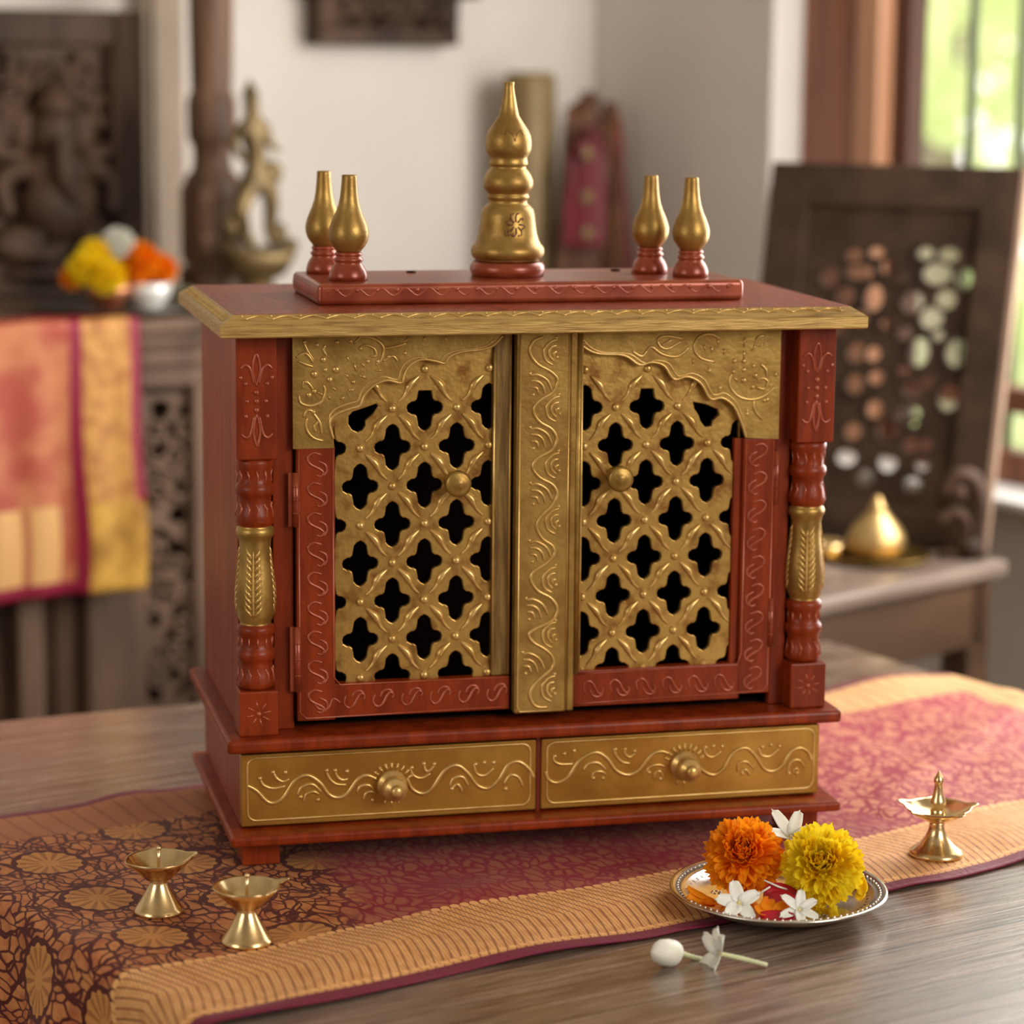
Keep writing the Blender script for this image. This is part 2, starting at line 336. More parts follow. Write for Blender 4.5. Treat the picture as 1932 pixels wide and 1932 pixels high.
def cr(pts, k=6, closed=False):
    """Catmull-Rom through 2D or 3D points"""
    P = [Vector(p) for p in pts]; N = len(P); out = []
    for i in range(N if closed else N-1):
        p0 = P[(i-1) % N] if (closed or i > 0) else P[0]; p1 = P[i]; p2 = P[(i+1) % N]; p3 = P[(i+2) % N] if (closed or i+2 < N) else P[-1]
        for j in range(k):
            t = j/k; out.append(.5*((2*p1)+(p2-p0)*t+(2*p0-5*p1+4*p2-p3)*t*t+(3*p1-p0-3*p2+p3)*t**3))
    if not closed: out.append(P[-1])
    return out
def tag(o, label=None, cat=None, group=None, kind=None):
    if label: o['label'] = label
    if cat: o['category'] = cat
    if group: o['group'] = group
    if kind: o['kind'] = kind
    return o
def thing(name, loc, label, cat, group=None):
    o = bpy.data.objects.new(name, None); o.empty_display_size = .02; COL.objects.link(o); o.location = loc; return tag(o, label, cat, group)
def struct(o): o['kind'] = 'structure'; return o
def inpoly(x, y, L):
    c = False; n = len(L)
    for i in range(n):
        x1, y1 = L[i]; x2, y2 = L[i-1]
        if (y1 > y) != (y2 > y) and x < (x2-x1)*(y-y1)/(y2-y1)+x1: c = not c
    return c
def grow(L, d):
    """polygon offset outwards by d (inwards when d < 0)"""
    n = len(L); A = sum(L[i-1][0]*L[i][1]-L[i][0]*L[i-1][1] for i in range(n)); sg = 1 if A > 0 else -1; out = []
    for i in range(n):
        a, p, q = Vector(L[i-1]), Vector(L[i]), Vector(L[(i+1) % n]); e1 = (p-a).normalized(); e2 = (q-p).normalized()
        m = Vector((e1.y+e2.y, -(e1.x+e2.x))); m = m.normalized() if m.length > 1e-6 else Vector((e1.y, -e1.x)); out.append(tuple(p+m*(sg*d)))
    return out
def sheet(outline, holes, th, bev=0.0):
    """flat plate with holes in the local XY plane, thickness th along Z, rims chamfered by bev on the front"""
    from mathutils.geometry import delaunay_2d_cdt
    outline = [tuple(p[:2]) for p in outline]; holes = [[tuple(p[:2]) for p in L] for L in holes]
    big = [grow(L, bev) for L in holes] if bev else holes; V = []; F = []
    def face(o_, hs, z, flip):
        pts = []; ed = []
        for L in [o_]+hs:
            o = len(pts); pts += [Vector(p) for p in L]; ed += [(o+k, o+(k+1) % len(L)) for k in range(len(L))]
        vs, _, fs = delaunay_2d_cdt(pts, ed, [], 0, 1e-7)[:3]; o = len(V); V.extend([(p.x, p.y, z) for p in vs])
        boxes = [(min(p[0] for p in L), max(p[0] for p in L), min(p[1] for p in L), max(p[1] for p in L)) for L in hs]
        for f in fs:
            cx = sum(vs[k].x for k in f)/3; cy = sum(vs[k].y for k in f)/3
            if not inpoly(cx, cy, o_): continue
            if any(b_[0] < cx < b_[1] and b_[2] < cy < b_[3] and inpoly(cx, cy, L) for b_, L in zip(boxes, hs)): continue
            F.append([o+k for k in (f[::-1] if flip else f)])
    face(outline, big, th/2, False); face(outline, holes, -th/2, True)
    def wall(rings):
        for (La, za), (Lb, zb) in zip(rings, rings[1:]):
            o = len(V); n = len(La); V.extend([(p[0], p[1], za) for p in La]); V.extend([(p[0], p[1], zb) for p in Lb])
            for k in range(n): l = (k+1) % n; F.append([o+k, o+l, o+n+l, o+n+k])
    wall([(outline, th/2), (outline, -th/2)])
    for L, B in zip(holes, big):
        if bev: wall([(B, th/2), (grow(L, bev*.3), th/2-bev*.3), (L, th/2-bev), (L, -th/2)])
        else: wall([(L, th/2), (L, -th/2)])
    me = bpy.data.meshes.new('plate'); me.from_pydata(V, [], F); me.update(); return me
def xz(y0):      # sheet (x, y, z) -> upright plate facing -y with its middle at y0
    return lambda c: Vector((c.x, y0-c.z, c.y))
def skin(nodes, edges, sub=2):
    me = bpy.data.meshes.new('tmp'); me.from_pydata([n[0] for n in nodes], edges, []); o = bpy.data.objects.new('tmp', me); COL.objects.link(o)
    md = o.modifiers.new('s', 'SKIN'); md.use_smooth_shade = True
    lay = me.skin_vertices[0] if len(me.skin_vertices) else None
    if lay is None:
        bm = bmesh.new(); bm.from_mesh(me); bm.verts.layers.skin.verify(); bm.to_mesh(me); bm.free(); lay = me.skin_vertices[0]
    for i, n in enumerate(nodes): lay.data[i].radius = (n[1], n[1]); lay.data[i].use_root = (i == 0)
    s2 = o.modifiers.new('u', 'SUBSURF'); s2.levels = sub; s2.render_levels = sub
    bpy.context.view_layer.update(); dg = bpy.context.evaluated_depsgraph_get(); out = bpy.data.meshes.new_from_object(o.evaluated_get(dg)); bpy.data.objects.remove(o); return out

ROT = Matrix.Rotation(A18, 4, 'Z')
random.seed(5)
# ================================================================== THE ROOM
FLOOR = -.75; CEIL = 1.75; AW = 1.532; BW = 1.822
b = MB(ROT); b.box(-2.6, AW+.1, -3.6, BW+.1, FLOOR-.05, FLOOR); struct(b.build('floor', M['floor']))
b = MB(ROT); b.box(-2.6, AW+.1, -3.6, BW+.1, CEIL, CEIL+.05); struct(b.build('ceiling', M['wall']))
b = MB(ROT); b.box(-2.6, AW, BW, BW+.1, FLOOR, CEIL); struct(b.build('wall_back', M['wall']))
b = MB(ROT); b.box(-2.7, -2.6, -3.7, BW+.1, FLOOR, CEIL); struct(b.build('wall_left', M['wall']))
b = MB(ROT); b.box(-2.6, AW+.1, -3.7, -3.6, FLOOR, CEIL); struct(b.build('wall_front', M['wall']))
WS0 = PA(1455, 200, AW)[0]                      # far jamb of the window, measured along the right wall
SILL = PA(1905, 936, AW)[1]; WTOP = 1.45; WS1 = -.55
b = MB(ROT); b.box(AW, AW+.10, WS0, BW+.1, FLOOR, CEIL); b.box(AW, AW+.10, WS1, WS0, FLOOR, SILL); b.box(AW, AW+.10, WS1, WS0, WTOP, CEIL); b.box(AW, AW+.10, -3.6, WS1, FLOOR, CEIL)
struct(b.build('wall_right', M['wall']))
# window: frame, grille, sill
we = bpy.data.objects.new('window_1', None); COL.objects.link(we); we.location = RM(AW+.08, (WS0+WS1)/2, SILL); struct(we)
b = MB(ROT)
fx0 = AW+.07; fx1 = AW+.115
jf0 = PA(1552, 200, AW+.07)[0]; jf1 = PA(1640, 200, AW+.07)[0]; jf2 = PA(1703, 200, AW+.07)[0]
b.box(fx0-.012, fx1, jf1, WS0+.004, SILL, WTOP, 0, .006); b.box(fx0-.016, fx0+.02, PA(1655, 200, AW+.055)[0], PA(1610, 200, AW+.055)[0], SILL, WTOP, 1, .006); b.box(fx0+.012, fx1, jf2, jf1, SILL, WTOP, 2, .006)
b.box(fx0, fx1, WS1, jf2, SILL, SILL+.045, 0, .004); b.box(fx0, fx1, WS1, jf2, SILL+.10, SILL+.135, 0, .004); b.box(fx0, fx1, WS1, jf2, WTOP-.05, WTOP, 0, .004); b.box(fx0, fx1, WS1, WS1+.06, SILL, WTOP, 0, .004)
b.box(fx0, fx1, .22, .27, SILL, WTOP, 0, .004)
b.build('window_frame', [M['frame'], mat('lit_teak', (.55, .28, .15), (.45, .21, .11), 10, 0, .45, stretch=(3, 3, .2)), mat('dark_teak', (.09, .028, .012), (.06, .018, .008), 10, 0, .5, stretch=(3, 3, .2))], we)  # middle strip is paler wood to paint the lit band of the frame
b = MB(ROT)
for u in (1833, 1926):
    bb_ = PA(u, 200, AW+.12)[0]; b.tube([(AW+.12, bb_, SILL), (AW+.12, bb_, WTOP)], .0075, 8)
for k in range(9): bb_ = PA(1926, 200, AW+.12)[0]-.095*(k+1); b.tube([(AW+.12, bb_, SILL), (AW+.12, bb_, WTOP)], .0075, 8)
b.build('grille', M['iron'], we)
b = MB(ROT); b.box(AW-.03, AW+.07, WS1, WS0, SILL-.012, SILL+.001, 0, .003); b.build('window_sill', mat('white_sill', (.82, .80, .76), None, rough=.4), we)
# the garden outside
b = MB(ROT); b.box(AW+.5, AW+30, -14, 24, -2.6, -2.5); tag(struct(b.build('garden_ground', mat('lawn', (.3, .36, .14), None, rough=.9))))
def tree(u, dist, h, seed, label, n=900, spread=1.3):
    rnd = random.Random(seed); base = CAM+ray(u, 200)*dist; base.z = -2.5; t = thing('tree', base, label, 'tree')
    b = MB(); b.tube([base, base+Vector((.1, .05, h*.35)), base+Vector((0, .1, h*.7)), base+Vector((.12, 0, h))], [.13, .10, .07, .03], 10)
    for k in range(9):
        z0 = h*(.35+.06*k); p = base+Vector((.05, .05, z0)); q = p+Vector((rnd.uniform(-1, 1), rnd.uniform(-1, 1), rnd.uniform(.3, .8)))*spread*.7; b.tube([p, (p+q)/2+Vector((0, 0, .1)), q], [.04, .03, .012], 6)
    b.build('trunk', M['trunk'], t)
    b = MB()
    cl = [base+Vector((rnd.uniform(-1, 1)*spread, rnd.uniform(-1, 1)*spread, h*rnd.uniform(.3, 1.1))) for _ in range(26)]
    for k in range(n):
        c = rnd.choice(cl)+Vector([rnd.gauss(0, .22) for _ in range(3)]); s_ = rnd.uniform(.04, .09)
        mx = Euler([rnd.uniform(0, 6) for _ in range(3)]).to_matrix()
        vs = [(-1.6, 0, 0), (-.5, .6, .15), (.7, .5, .1), (1.7, 0, -.2), (.7, -.5, .1), (-.5, -.6, .15)]
        b.add([c+mx @ (Vector(p)*s_) for p in vs], [[0, 1, 2, 3, 4, 5]], 0)
    b.build('foliage', M['foliage'], t)
tree(1790, 8.2, 4.3, 3, 'leafy green tree outside the window, seen between the grille bars', 1500, 1.7)
tree(2120, 14.5, 4.8, 8, 'pale green tree outside at the right edge of the window', 1300, 1.4)
# pilaster between the carved panel and the pillar
a0, _ = PB(268, 100, BW-.03); a1, _ = PB(345, 100, BW-.03)
b = MB(ROT); b.box(a0, a1, BW-.035, BW, FLOOR, CEIL, 0, .004); b.box(a0+.012, a1-.03, BW-.045, BW-.03, FLOOR, CEIL, 0, .003); struct(b.build('trim_1', mat('tan_trim', (.40, .31, .225), (.34, .26, .19), 6, 0, .7)))

# ================================================================== THE TABLE
def tcorner(u, v, ab=None): return PZ(u, v, 0)
LEFT = lambda t: -.187-.069*t
TL = RM(LEFT(.585), .585); TR = tcorner(1555, 1210); t0 = tcorner(0, 1360)
dirb = (TR-t0).normalized(); TL = t0-dirb*((t0.dot(E1)-LEFT(.585))/dirb.dot(E1)); TR = TL+dirb*((.957-LEFT(.585))/dirb.dot(E1))
BL = RM(LEFT(-.86), -.86); BR = RM(.957, -.86)
te = thing('wooden_table', RM(.39, -.15, FLOOR), 'weathered grey-brown wooden plank table carrying the red shrine', 'table')
b = MB(); top = [TL, BL, BR, TR]; th = .035
vs = [p.copy() for p in top]+[p-Vector((0, 0, th)) for p in top]
bm = bmesh.new(); bv = [bm.verts.new(p) for p in vs]
for f in ([0, 1, 2, 3], [7, 6, 5, 4], [0, 4, 5, 1], [1, 5, 6, 2], [2, 6, 7, 3], [3, 7, 4, 0]): bm.faces.new([bv[i] for i in f])
bmesh.ops.bevel(bm, geom=list(bm.edges), offset=.003, segments=2, profile=.5, affect='EDGES'); bm.verts.index_update()
b.add([v.co for v in bm.verts], [[v.index for v in f.verts] for f in bm.faces], 0, False); bm.free(); b.build('tabletop', M['table'], te, origin=parent_loc(te))
b = MB(ROT); b.box(-.105, .90, -.80, -.77, -.12, -.035, 0, .002); b.box(-.105, .90, .36, .39, -.12, -.035, 0, .002); b.box(-.105, -.075, -.78, .37, -.12, -.035, 0, .002); b.box(.87, .90, -.78, .37, -.12, -.035, 0, .002); b.build('apron', M['wood_grey'], te)
for a_ in (-.105, .84):
    for b_ in (-.80, .33): b = MB(ROT); b.box(a_, a_+.06, b_, b_+.06, FLOOR, -.035, 0, .004); b.build('leg', M['wood_grey'], te)

# ================================================================== THE BROCADE CLOTH
def cloth():
    b = MB(); S0 = -.182; S1 = .957; T0 = -.305; T1 = .238; rr = .016; ds = .006; dt = .006
    ns = int((S1-S0+.30+.22)/ds); nt_ = int((T1-T0)/dt); uv = []
    foot = lambda x, y: 1 if (-.03 < x < .53 and -.04 < y < .28) else 0
    for i in range(ns+1):
        s = S0-.30+i*ds
        for j in range(nt_+1):
            t = T0+j*(T1-T0)/nt_; tt = t-T0
            wob = .004*math.sin(s*9+1)+.003*math.sin(s*23)
            tw = t+wob*(1 if j < nt_/2 else .8)
            def edge(over, fold):   # over: length past the edge
                if over <= 0: return 0., 0.
                arc = rr*math.pi/2
                if over < arc: an = over/rr; return rr*math.sin(an), rr*(1-math.cos(an))
                d = over-arc; return rr+fold*min(1, d/.08), rr+d
            SL = LEFT(t)-.001
            if s < SL: off, dz = edge(SL-s, (.012+.012*math.sin(t*42)+.008*math.sin(t*17+2))*max(0, min(1, (t+.24)/.14))); a_ = SL-off; z = -dz
            elif s > S1: off, dz = edge(s-S1, .012+.012*math.sin(t*38+1)); a_ = S1+off; z = -dz
            else: a_ = s; z = 0
            p = RM(a_, tw)
            wr = 0.0016*math.sin(s*31+t*17)*math.sin(t*23-s*8)+.0022*max(0, math.sin((s*.7-t*1.2)*24+1.2))**4*(1 if t < .12 else .4)
            wr += .003*max(0, math.sin((t+s*.35)*30))**6*(1 if s > .55 else 0)
            if t > .17: wr += .007*max(0, math.sin(s*15+.9))**2*min(1, (t-.17)/.05)
            dr_ = math.hypot(max(-.03-p.x, 0, p.x-.53), max(-.04-p.y, 0, p.y-.28)); dr_ = min(1, dr_/.07); dr_ = dr_*dr_*(3-2*dr_)
            k = .12+.88*dr_
            for lx, ly, lr in ((-.077, -.094, .035), (-.02, -.175, .035), (.572, -.086, .04), (.404, -.164, .09)):
                dd_ = math.hypot(p.x-lx, p.y-ly); k = min(k, .1+.9*max(0, min(1, (dd_-lr)/.03)))
            lip = .0
            z += .0020+.0004*dr_+max(0, wr+.0012)*k
            b.v.append(Vector((p.x, p.y, z))); uv.append((s, tt))
    for i in range(ns):
        for j in range(nt_):
            a_ = i*(nt_+1)+j; b.f.append([a_, a_+nt_+1, a_+nt_+2, a_+1]); b.m.append(0); b.sm.append(True)
    b.uv = uv; o = b.build('brocade_cloth', M['cloth']); md = o.modifiers.new('thick', 'SOLIDIFY'); md.thickness = .0014; md.offset = -1
    tag(o, 'maroon and gold silk brocade cloth spread across the table under the shrine', 'cloth')
cloth()

# ================================================================== THE SHRINE CABINET
SH = thing('shrine_cabinet', (.25, .126, .0033), 'red and gold painted wooden shrine cabinet with pierced doors on the brocade', 'shrine cabinet')
D_ = .2528
Z0 = .0033
def stroke(b, pts, y, r, mi=1, k=5, n=6, px=None, closed=False, taper=True):
    if k == 3 and not taper:
        b.tube([Vector((p[0], y, p[1])) for p in pts], r*1.2, 6, mi); return
    P = [PY(*px(*p), y) for p in pts] if px else pts
    P = cr([(p[0], p[1]) for p in P], k, closed) if len(P) > 2 else [Vector(p) for p in P]
    N = len(P); r = r*1.4; rs = [r*(1 if (not taper or closed) else (.45+.55*math.sin(math.pi*min(1, .12+.76*i/(max(1, N-1)))))) for i in range(N)]
    b.tube([Vector((p[0], y, p[1])) for p in P], rs, n, mi, closed)
def dot(b, x, z, y, r, mi=1): b.ball((x, y, z), r*1.25, mi, 8, (1, .8, 1))
def pdots(b, L, y, r, px, mi=1):
    for p in L: x, z = PY(*px(*p[:2]), y); dot(b, x, z, y, r*(p[2] if len(p) > 2 else 1), mi)
# feet, base board, drawer box, ledge
for x0 in (.001, .4675):
    for y0, y1 in ((.003, .033), (.215, .245)):
        b = MB(); b.box(x0, x0+.031, y0, y1, Z0, .0262, 0, .0012); b.build('foot', M['red'], SH)
b = MB(); b.box(-.0106, .5106, -.0206, D_, .0255, .0345, 0, .0028, 3); b.build('base_board', M['red'], SH)
b = MB(); b.box(.0005, .4995, .012, .245, .0345, .1015, 0, .001)
b.box(.2478, .2518, .004, .02, .0345, .0985, 0, .0005); b.build('drawer_case', M['red_side'], SH)
b = MB(); b.box(-.0123, .5123, -.012, D_, .1012, .1125, 0, .0035, 3); b.build('ledge', M['red'], SH)
def drawer(x0, x1, px, wave, arcs, dots, knob, label=None):
    b = MB(); y = .0026; b.box(x0, x1, y, .06, .0362, .0968, 0, .0012)
    i_ = .005; rc = .007; q = []
    for (qx, qz, a0_) in ((x0+i_+rc, .0362+i_+rc, 180), (x1-i_-rc, .0362+i_+rc, 270), (x1-i_-rc, .0968-i_-rc+.002, 0), (x0+i_+rc, .0968-i_-rc+.002, 90)):
        for t_ in range(5): an = R_(a0_+t_*22.5); q.append((qx+math.cos(an)*rc, qz+math.sin(an)*rc))
    b.tube([Vector((p[0], y, p[1])) for p in q], .0010, 6, 1, True)
    for w in wave: stroke(b, w, y, .00125, 1, 7, 6, px, taper=False)
    for a in arcs: stroke(b, a, y, .0011, 1, 5, 6, px)
    pdots(b, dots, y, .0016, px)
    kx, kz = PY(*knob, y)
    for k in range(9):
        an = math.pi*(.12+.76*k/8); r0, r1 = .0125, .0175; dot(b, kx+math.cos(an)*r1, kz+math.sin(an)*r1, y, .0013); b.tube([(kx+math.cos(an)*r0, y, kz+math.sin(an)*r0), (kx+math.cos(an)*r1, y, kz+math.sin(an)*r1)], [.0008, .0014], 6, 1)
    for k in range(3):
        an = -math.pi/2+(k-1)*.35; b.tube([(kx+math.cos(an)*.013, y, kz+math.sin(an)*.013), (kx+math.cos(an)*.0185, y, kz+math.sin(an)*.0185)], [.0012, .0007], 6, 1)
    d = b.build('drawer', [M['gold_drawer'], M['gold_relief']], SH)
    kb = MB(); rx = Matrix.Rotation(math.pi/2, 4, 'X')
    kb.lathe([(.0125, 0), (.0128, .002), (.0118, .004), (.0085, .005), (.0078, .008), (.0098, .010), (.0108, .013), (.0102, .0165), (.0085, .019), (.0055, .0205), (.0048, .022), (.0052, .0235), (.0038, .0255), (.001, .0262)], (kx, y, kz), 28, 0, rx)
    kb.build('knob', M['gold_relief'], d)
arcsL = [[(500, 1140), (520, 1175), (570, 1192), (640, 1180)], [(575, 1105), (590, 1135), (625, 1155), (660, 1140)], [(865, 1095), (885, 1140), (920, 1168), (975, 1172)], [(915, 1095), (925, 1125), (950, 1145), (985, 1140)],
         [(705, 1230), (730, 1185), (790, 1170), (840, 1215)], [(740, 1265), (755, 1225), (795, 1210), (825, 1225)], [(1035, 1215), (1055, 1180), (1100, 1175), (1130, 1200)], [(1070, 1255), (1085, 1220), (1115, 1210), (1140, 1220)],
         [(1330, 1080), (1345, 1120), (1390, 1135), (1440, 1110)], [(1405, 1060), (1415, 1095), (1440, 1090), (1465, 1060)], [(1545, 1180), (1570, 1135), (1620, 1130), (1650, 1180)], [(1560, 1195), (1585, 1170), (1605, 1185), (1615, 1210)],
         [(1680, 1060), (1695, 1110), (1740, 1120), (1790, 1080)], [(1845, 1170), (1880, 1120), (1925, 1130), (1950, 1180)]]
drawer(.0006, .2476, c3, [[(430, 1178), (480, 1205), (550, 1270), (620, 1250), (690, 1150), (760, 1120), (830, 1160), (880, 1225), (930, 1242), (980, 1220), (1040, 1140), (1090, 1120), (1140, 1140)], [(1310, 1135), (1340, 1195), (1395, 1220), (1450, 1190), (1520, 1090), (1590, 1065), (1650, 1110), (1700, 1175), (1760, 1190), (1820, 1140), (1870, 1060), (1930, 1045), (1985, 1085), (2010, 1130)]],
       arcsL, [(500, 1138), (572, 1104), (640, 1104), (868, 1094), (915, 1094), (980, 1098), (820, 1256), (1122, 1258), (1338, 1078), (1405, 1056), (1462, 1058), (1560, 1195), (1690, 1060), (1738, 1050), (1790, 1050), (1855, 1195), (725, 1240)], (739, 1480))
arcsR = [[(335, 720), (270, 722), (235, 705), (238, 680)], [(545, 640), (560, 680), (590, 710), (630, 718)], [(600, 645), (608, 672), (630, 685), (655, 665)], [(390, 755), (415, 720), (465, 715), (505, 750)], [(430, 798), (445, 765), (480, 760), (505, 775)],
         [(715, 765), (735, 735), (775, 725), (815, 735)], [(755, 795), (765, 765), (790, 760), (805, 790)], [(1015, 640), (1025, 670), (1060, 685), (1105, 655)], [(1190, 760), (1200, 715), (1240, 710), (1275, 745)], [(1210, 775), (1225, 750), (1245, 760), (1250, 780)],
         [(1300, 640), (1315, 675), (1360, 680), (1405, 640)], [(1450, 765), (1470, 710), (1510, 700), (1540, 735)], [(1480, 770), (1490, 745), (1505, 750), (1510, 770)]]
drawer(.2520, .4978, c4, [[(192, 760), (205, 800), (250, 818), (310, 785), (370, 700), (450, 660), (510, 690), (560, 755), (620, 777), (680, 750), (740, 675), (790, 655), (830, 665)], [(980, 700), (1005, 750), (1065, 777), (1120, 740), (1170, 660), (1235, 637), (1285, 680), (1330, 745), (1375, 757), (1425, 725), (1470, 655), (1520, 637), (1560, 660), (1575, 700)]],
       arcsR, [(240, 682), (290, 668), (340, 652), (555, 645), (605, 645), (655, 655), (440, 795), (490, 795), (730, 765), (790, 798), (1025, 635), (1065, 628), (1110, 630), (1215, 770), (1320, 632), (1365, 622), (1410, 628), (1460, 770), (1500, 768)], (1291, 1443))
# carcass
for x0 in (.0015, .4895):
    b = MB(); b.box(x0, x0+.009, .02, .248, .1125, .4395, 0, .0008); b.build('side_panel', M['red_side'], SH)
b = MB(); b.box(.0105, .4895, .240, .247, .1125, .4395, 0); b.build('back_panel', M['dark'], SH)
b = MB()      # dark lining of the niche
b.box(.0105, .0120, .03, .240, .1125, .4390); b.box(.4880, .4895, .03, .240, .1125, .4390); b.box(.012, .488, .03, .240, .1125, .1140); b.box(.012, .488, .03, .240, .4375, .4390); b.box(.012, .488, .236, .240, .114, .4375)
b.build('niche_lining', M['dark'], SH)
b = MB(); b.box(.0300, .0470, .0190, .0290, .1125, .4395, 0, .0012); b.box(.4560, .4700, .0190, .0290, .1125, .4395, 0, .0012); b.box(.047, .456, .026, .032, .428, .4395, 0)
b.build('front_frame', M['red'], SH)
# corner posts
pz = lambda v: .4360-(v-640)*.0004304
def post(cx, block_top, zt, lowtop, mir):
    b = MB(); w = .0163; y0 = 0; cy = .0163
    b.box(cx-w, cx+w, y0, y0+2*w, zt, .4395, 0, .0012); b.box(cx-w+.0004, cx+w-.0004, y0, y0+2*w, .1125, lowtop, 0, .0014)
    k = .000419
    prof = [(1303, 30), (1300, 33), (1296, 36), (1288, 37), (1278, 35), (1268, 33), (1255, 32), (1250, 33), (1245, 36), (1238, 38), (1230, 37), (1226, 33), (1215, 32), (1202, 33), (1197, 36), (1190, 37), (1183, 35), (1180, 30),
            (1176, 30), (1168, 34), (1155, 36.5), (1135, 38), (1115, 37.5), (1090, 35), (1065, 32), (1045, 30.5), (1025, 30.5), (1015, 33), (1010, 36.5), (1003, 37), (997, 35), (994, 31),
            (990, 35), (982, 38), (970, 36.5), (958, 33), (948, 31.5), (938, 32), (934, 36), (926, 38), (918, 37), (914, 33), (902, 32), (890, 33), (882, 36), (874, 37), (868, 35), (866, 31)]
    s0, s1 = lowtop, zt; P = [(p[1]*k, s0+(1303-p[0])/(1303-866)*(s1-s0)) for p in prof]
    mis = [1 if 17 <= i <= 30 else 0 for i in range(len(P))]
    b.lathe(P, (cx, cy, 0), 36, 0, None, None, mis)
    Z = lambda v: s0+(1303-v)/(1303-866)*(s1-s0)
    def rad(v):
        for i in range(len(prof)-1):
            if prof[i][0] >= v >= prof[i+1][0]: t = (prof[i][0]-v)/(prof[i][0]-prof[i+1][0]+1e-9); return (prof[i][1]*(1-t)+prof[i+1][1]*t)*k
        return .0155
    def surf(a, v, e=0): r = rad(v)+e; return Vector((cx+math.sin(a)*r, cy-math.cos(a)*r, Z(v)))
    # leaf sprays on the gold vase
    for ac in (-.25, 1.5, -1.9, 3.1):
        b.tube([surf(ac, v) for v in range(1165, 1030, -9)], [.0006, .0012, .0010, .0006], 6, 3)
        for v in range(1160, 1045, -12):
            for sg in (-1, 1): b.tube([surf(ac+sg*.10, v), surf(ac+sg*.32, v-9), surf(ac+sg*.48, v-20)], [.0013, .0012, .0004], 5, 3)
    for k_ in range(7):
        a = -1.6+k_*.53
        b.tube([surf(a, 975), surf(a+.12, 960), surf(a-.05, 950)], .0009, 5, 2); b.tube([surf(a, 912), surf(a+.1, 900), surf(a, 888)], .0009, 5, 2); b.tube([surf(a, 1290), surf(a+.12, 1275), surf(a-.05, 1262)], .0009, 5, 2); b.tube([surf(a, 1222), surf(a, 1204)], .0008, 5, 2)
    # flower spray on the upper block
    zc = (zt+.4395)/2-.001; e = 0.0
    def S(L, r=.0010): stroke(b, [(cx+p[0], zc+p[1]) for p in L], e, r, 2)
    S([(0, .010), (-.003, .024), (0, .036), (.003, .024), (0, .010)], .0008); S([(0, -.012), (-.0026, -.026), (0, -.038), (.0026, -.026), (0, -.012)], .0009)
    for sg in (-1, 1):
        S([(sg*.0125, .024), (sg*.009, .027), (sg*.005, .024), (sg*.0022, .012)]); S([(sg*.0125, -.028), (sg*.009, -.031), (sg*.005, -.028), (sg*.0022, -.014)])
        for px_, pz_ in ((.0085, .012), (.0075, -.002), (.0085, -.014), (.0125, .017)): dot(b, cx+sg*px_, zc+pz_, e, .0016, 2)
    for pz_ in (.005, -.002, -.009): dot(b, cx, zc+pz_, e, .0021, 2)
    # rosette on the lower block
    zc2 = (.1125+lowtop)/2; dot(b, cx, zc2, .0003, .0018, 2)
    for q in range(8):
        a = q*math.pi/4+.2; b.tube([(cx+math.cos(a)*.004, 0.0002, zc2+math.sin(a)*.004), (cx+math.cos(a)*.0105, 0.0002, zc2+math.sin(a)*.0105)], [.0007, .0013, .0008], 6, 2)
    b.build('post', [M['red'], M['gold'], M['red_relief'], M['gold_relief']], SH)
post(.0152, 0, .3392, .1498, 1); post(.4850, 0, .3412, .1515, -1)
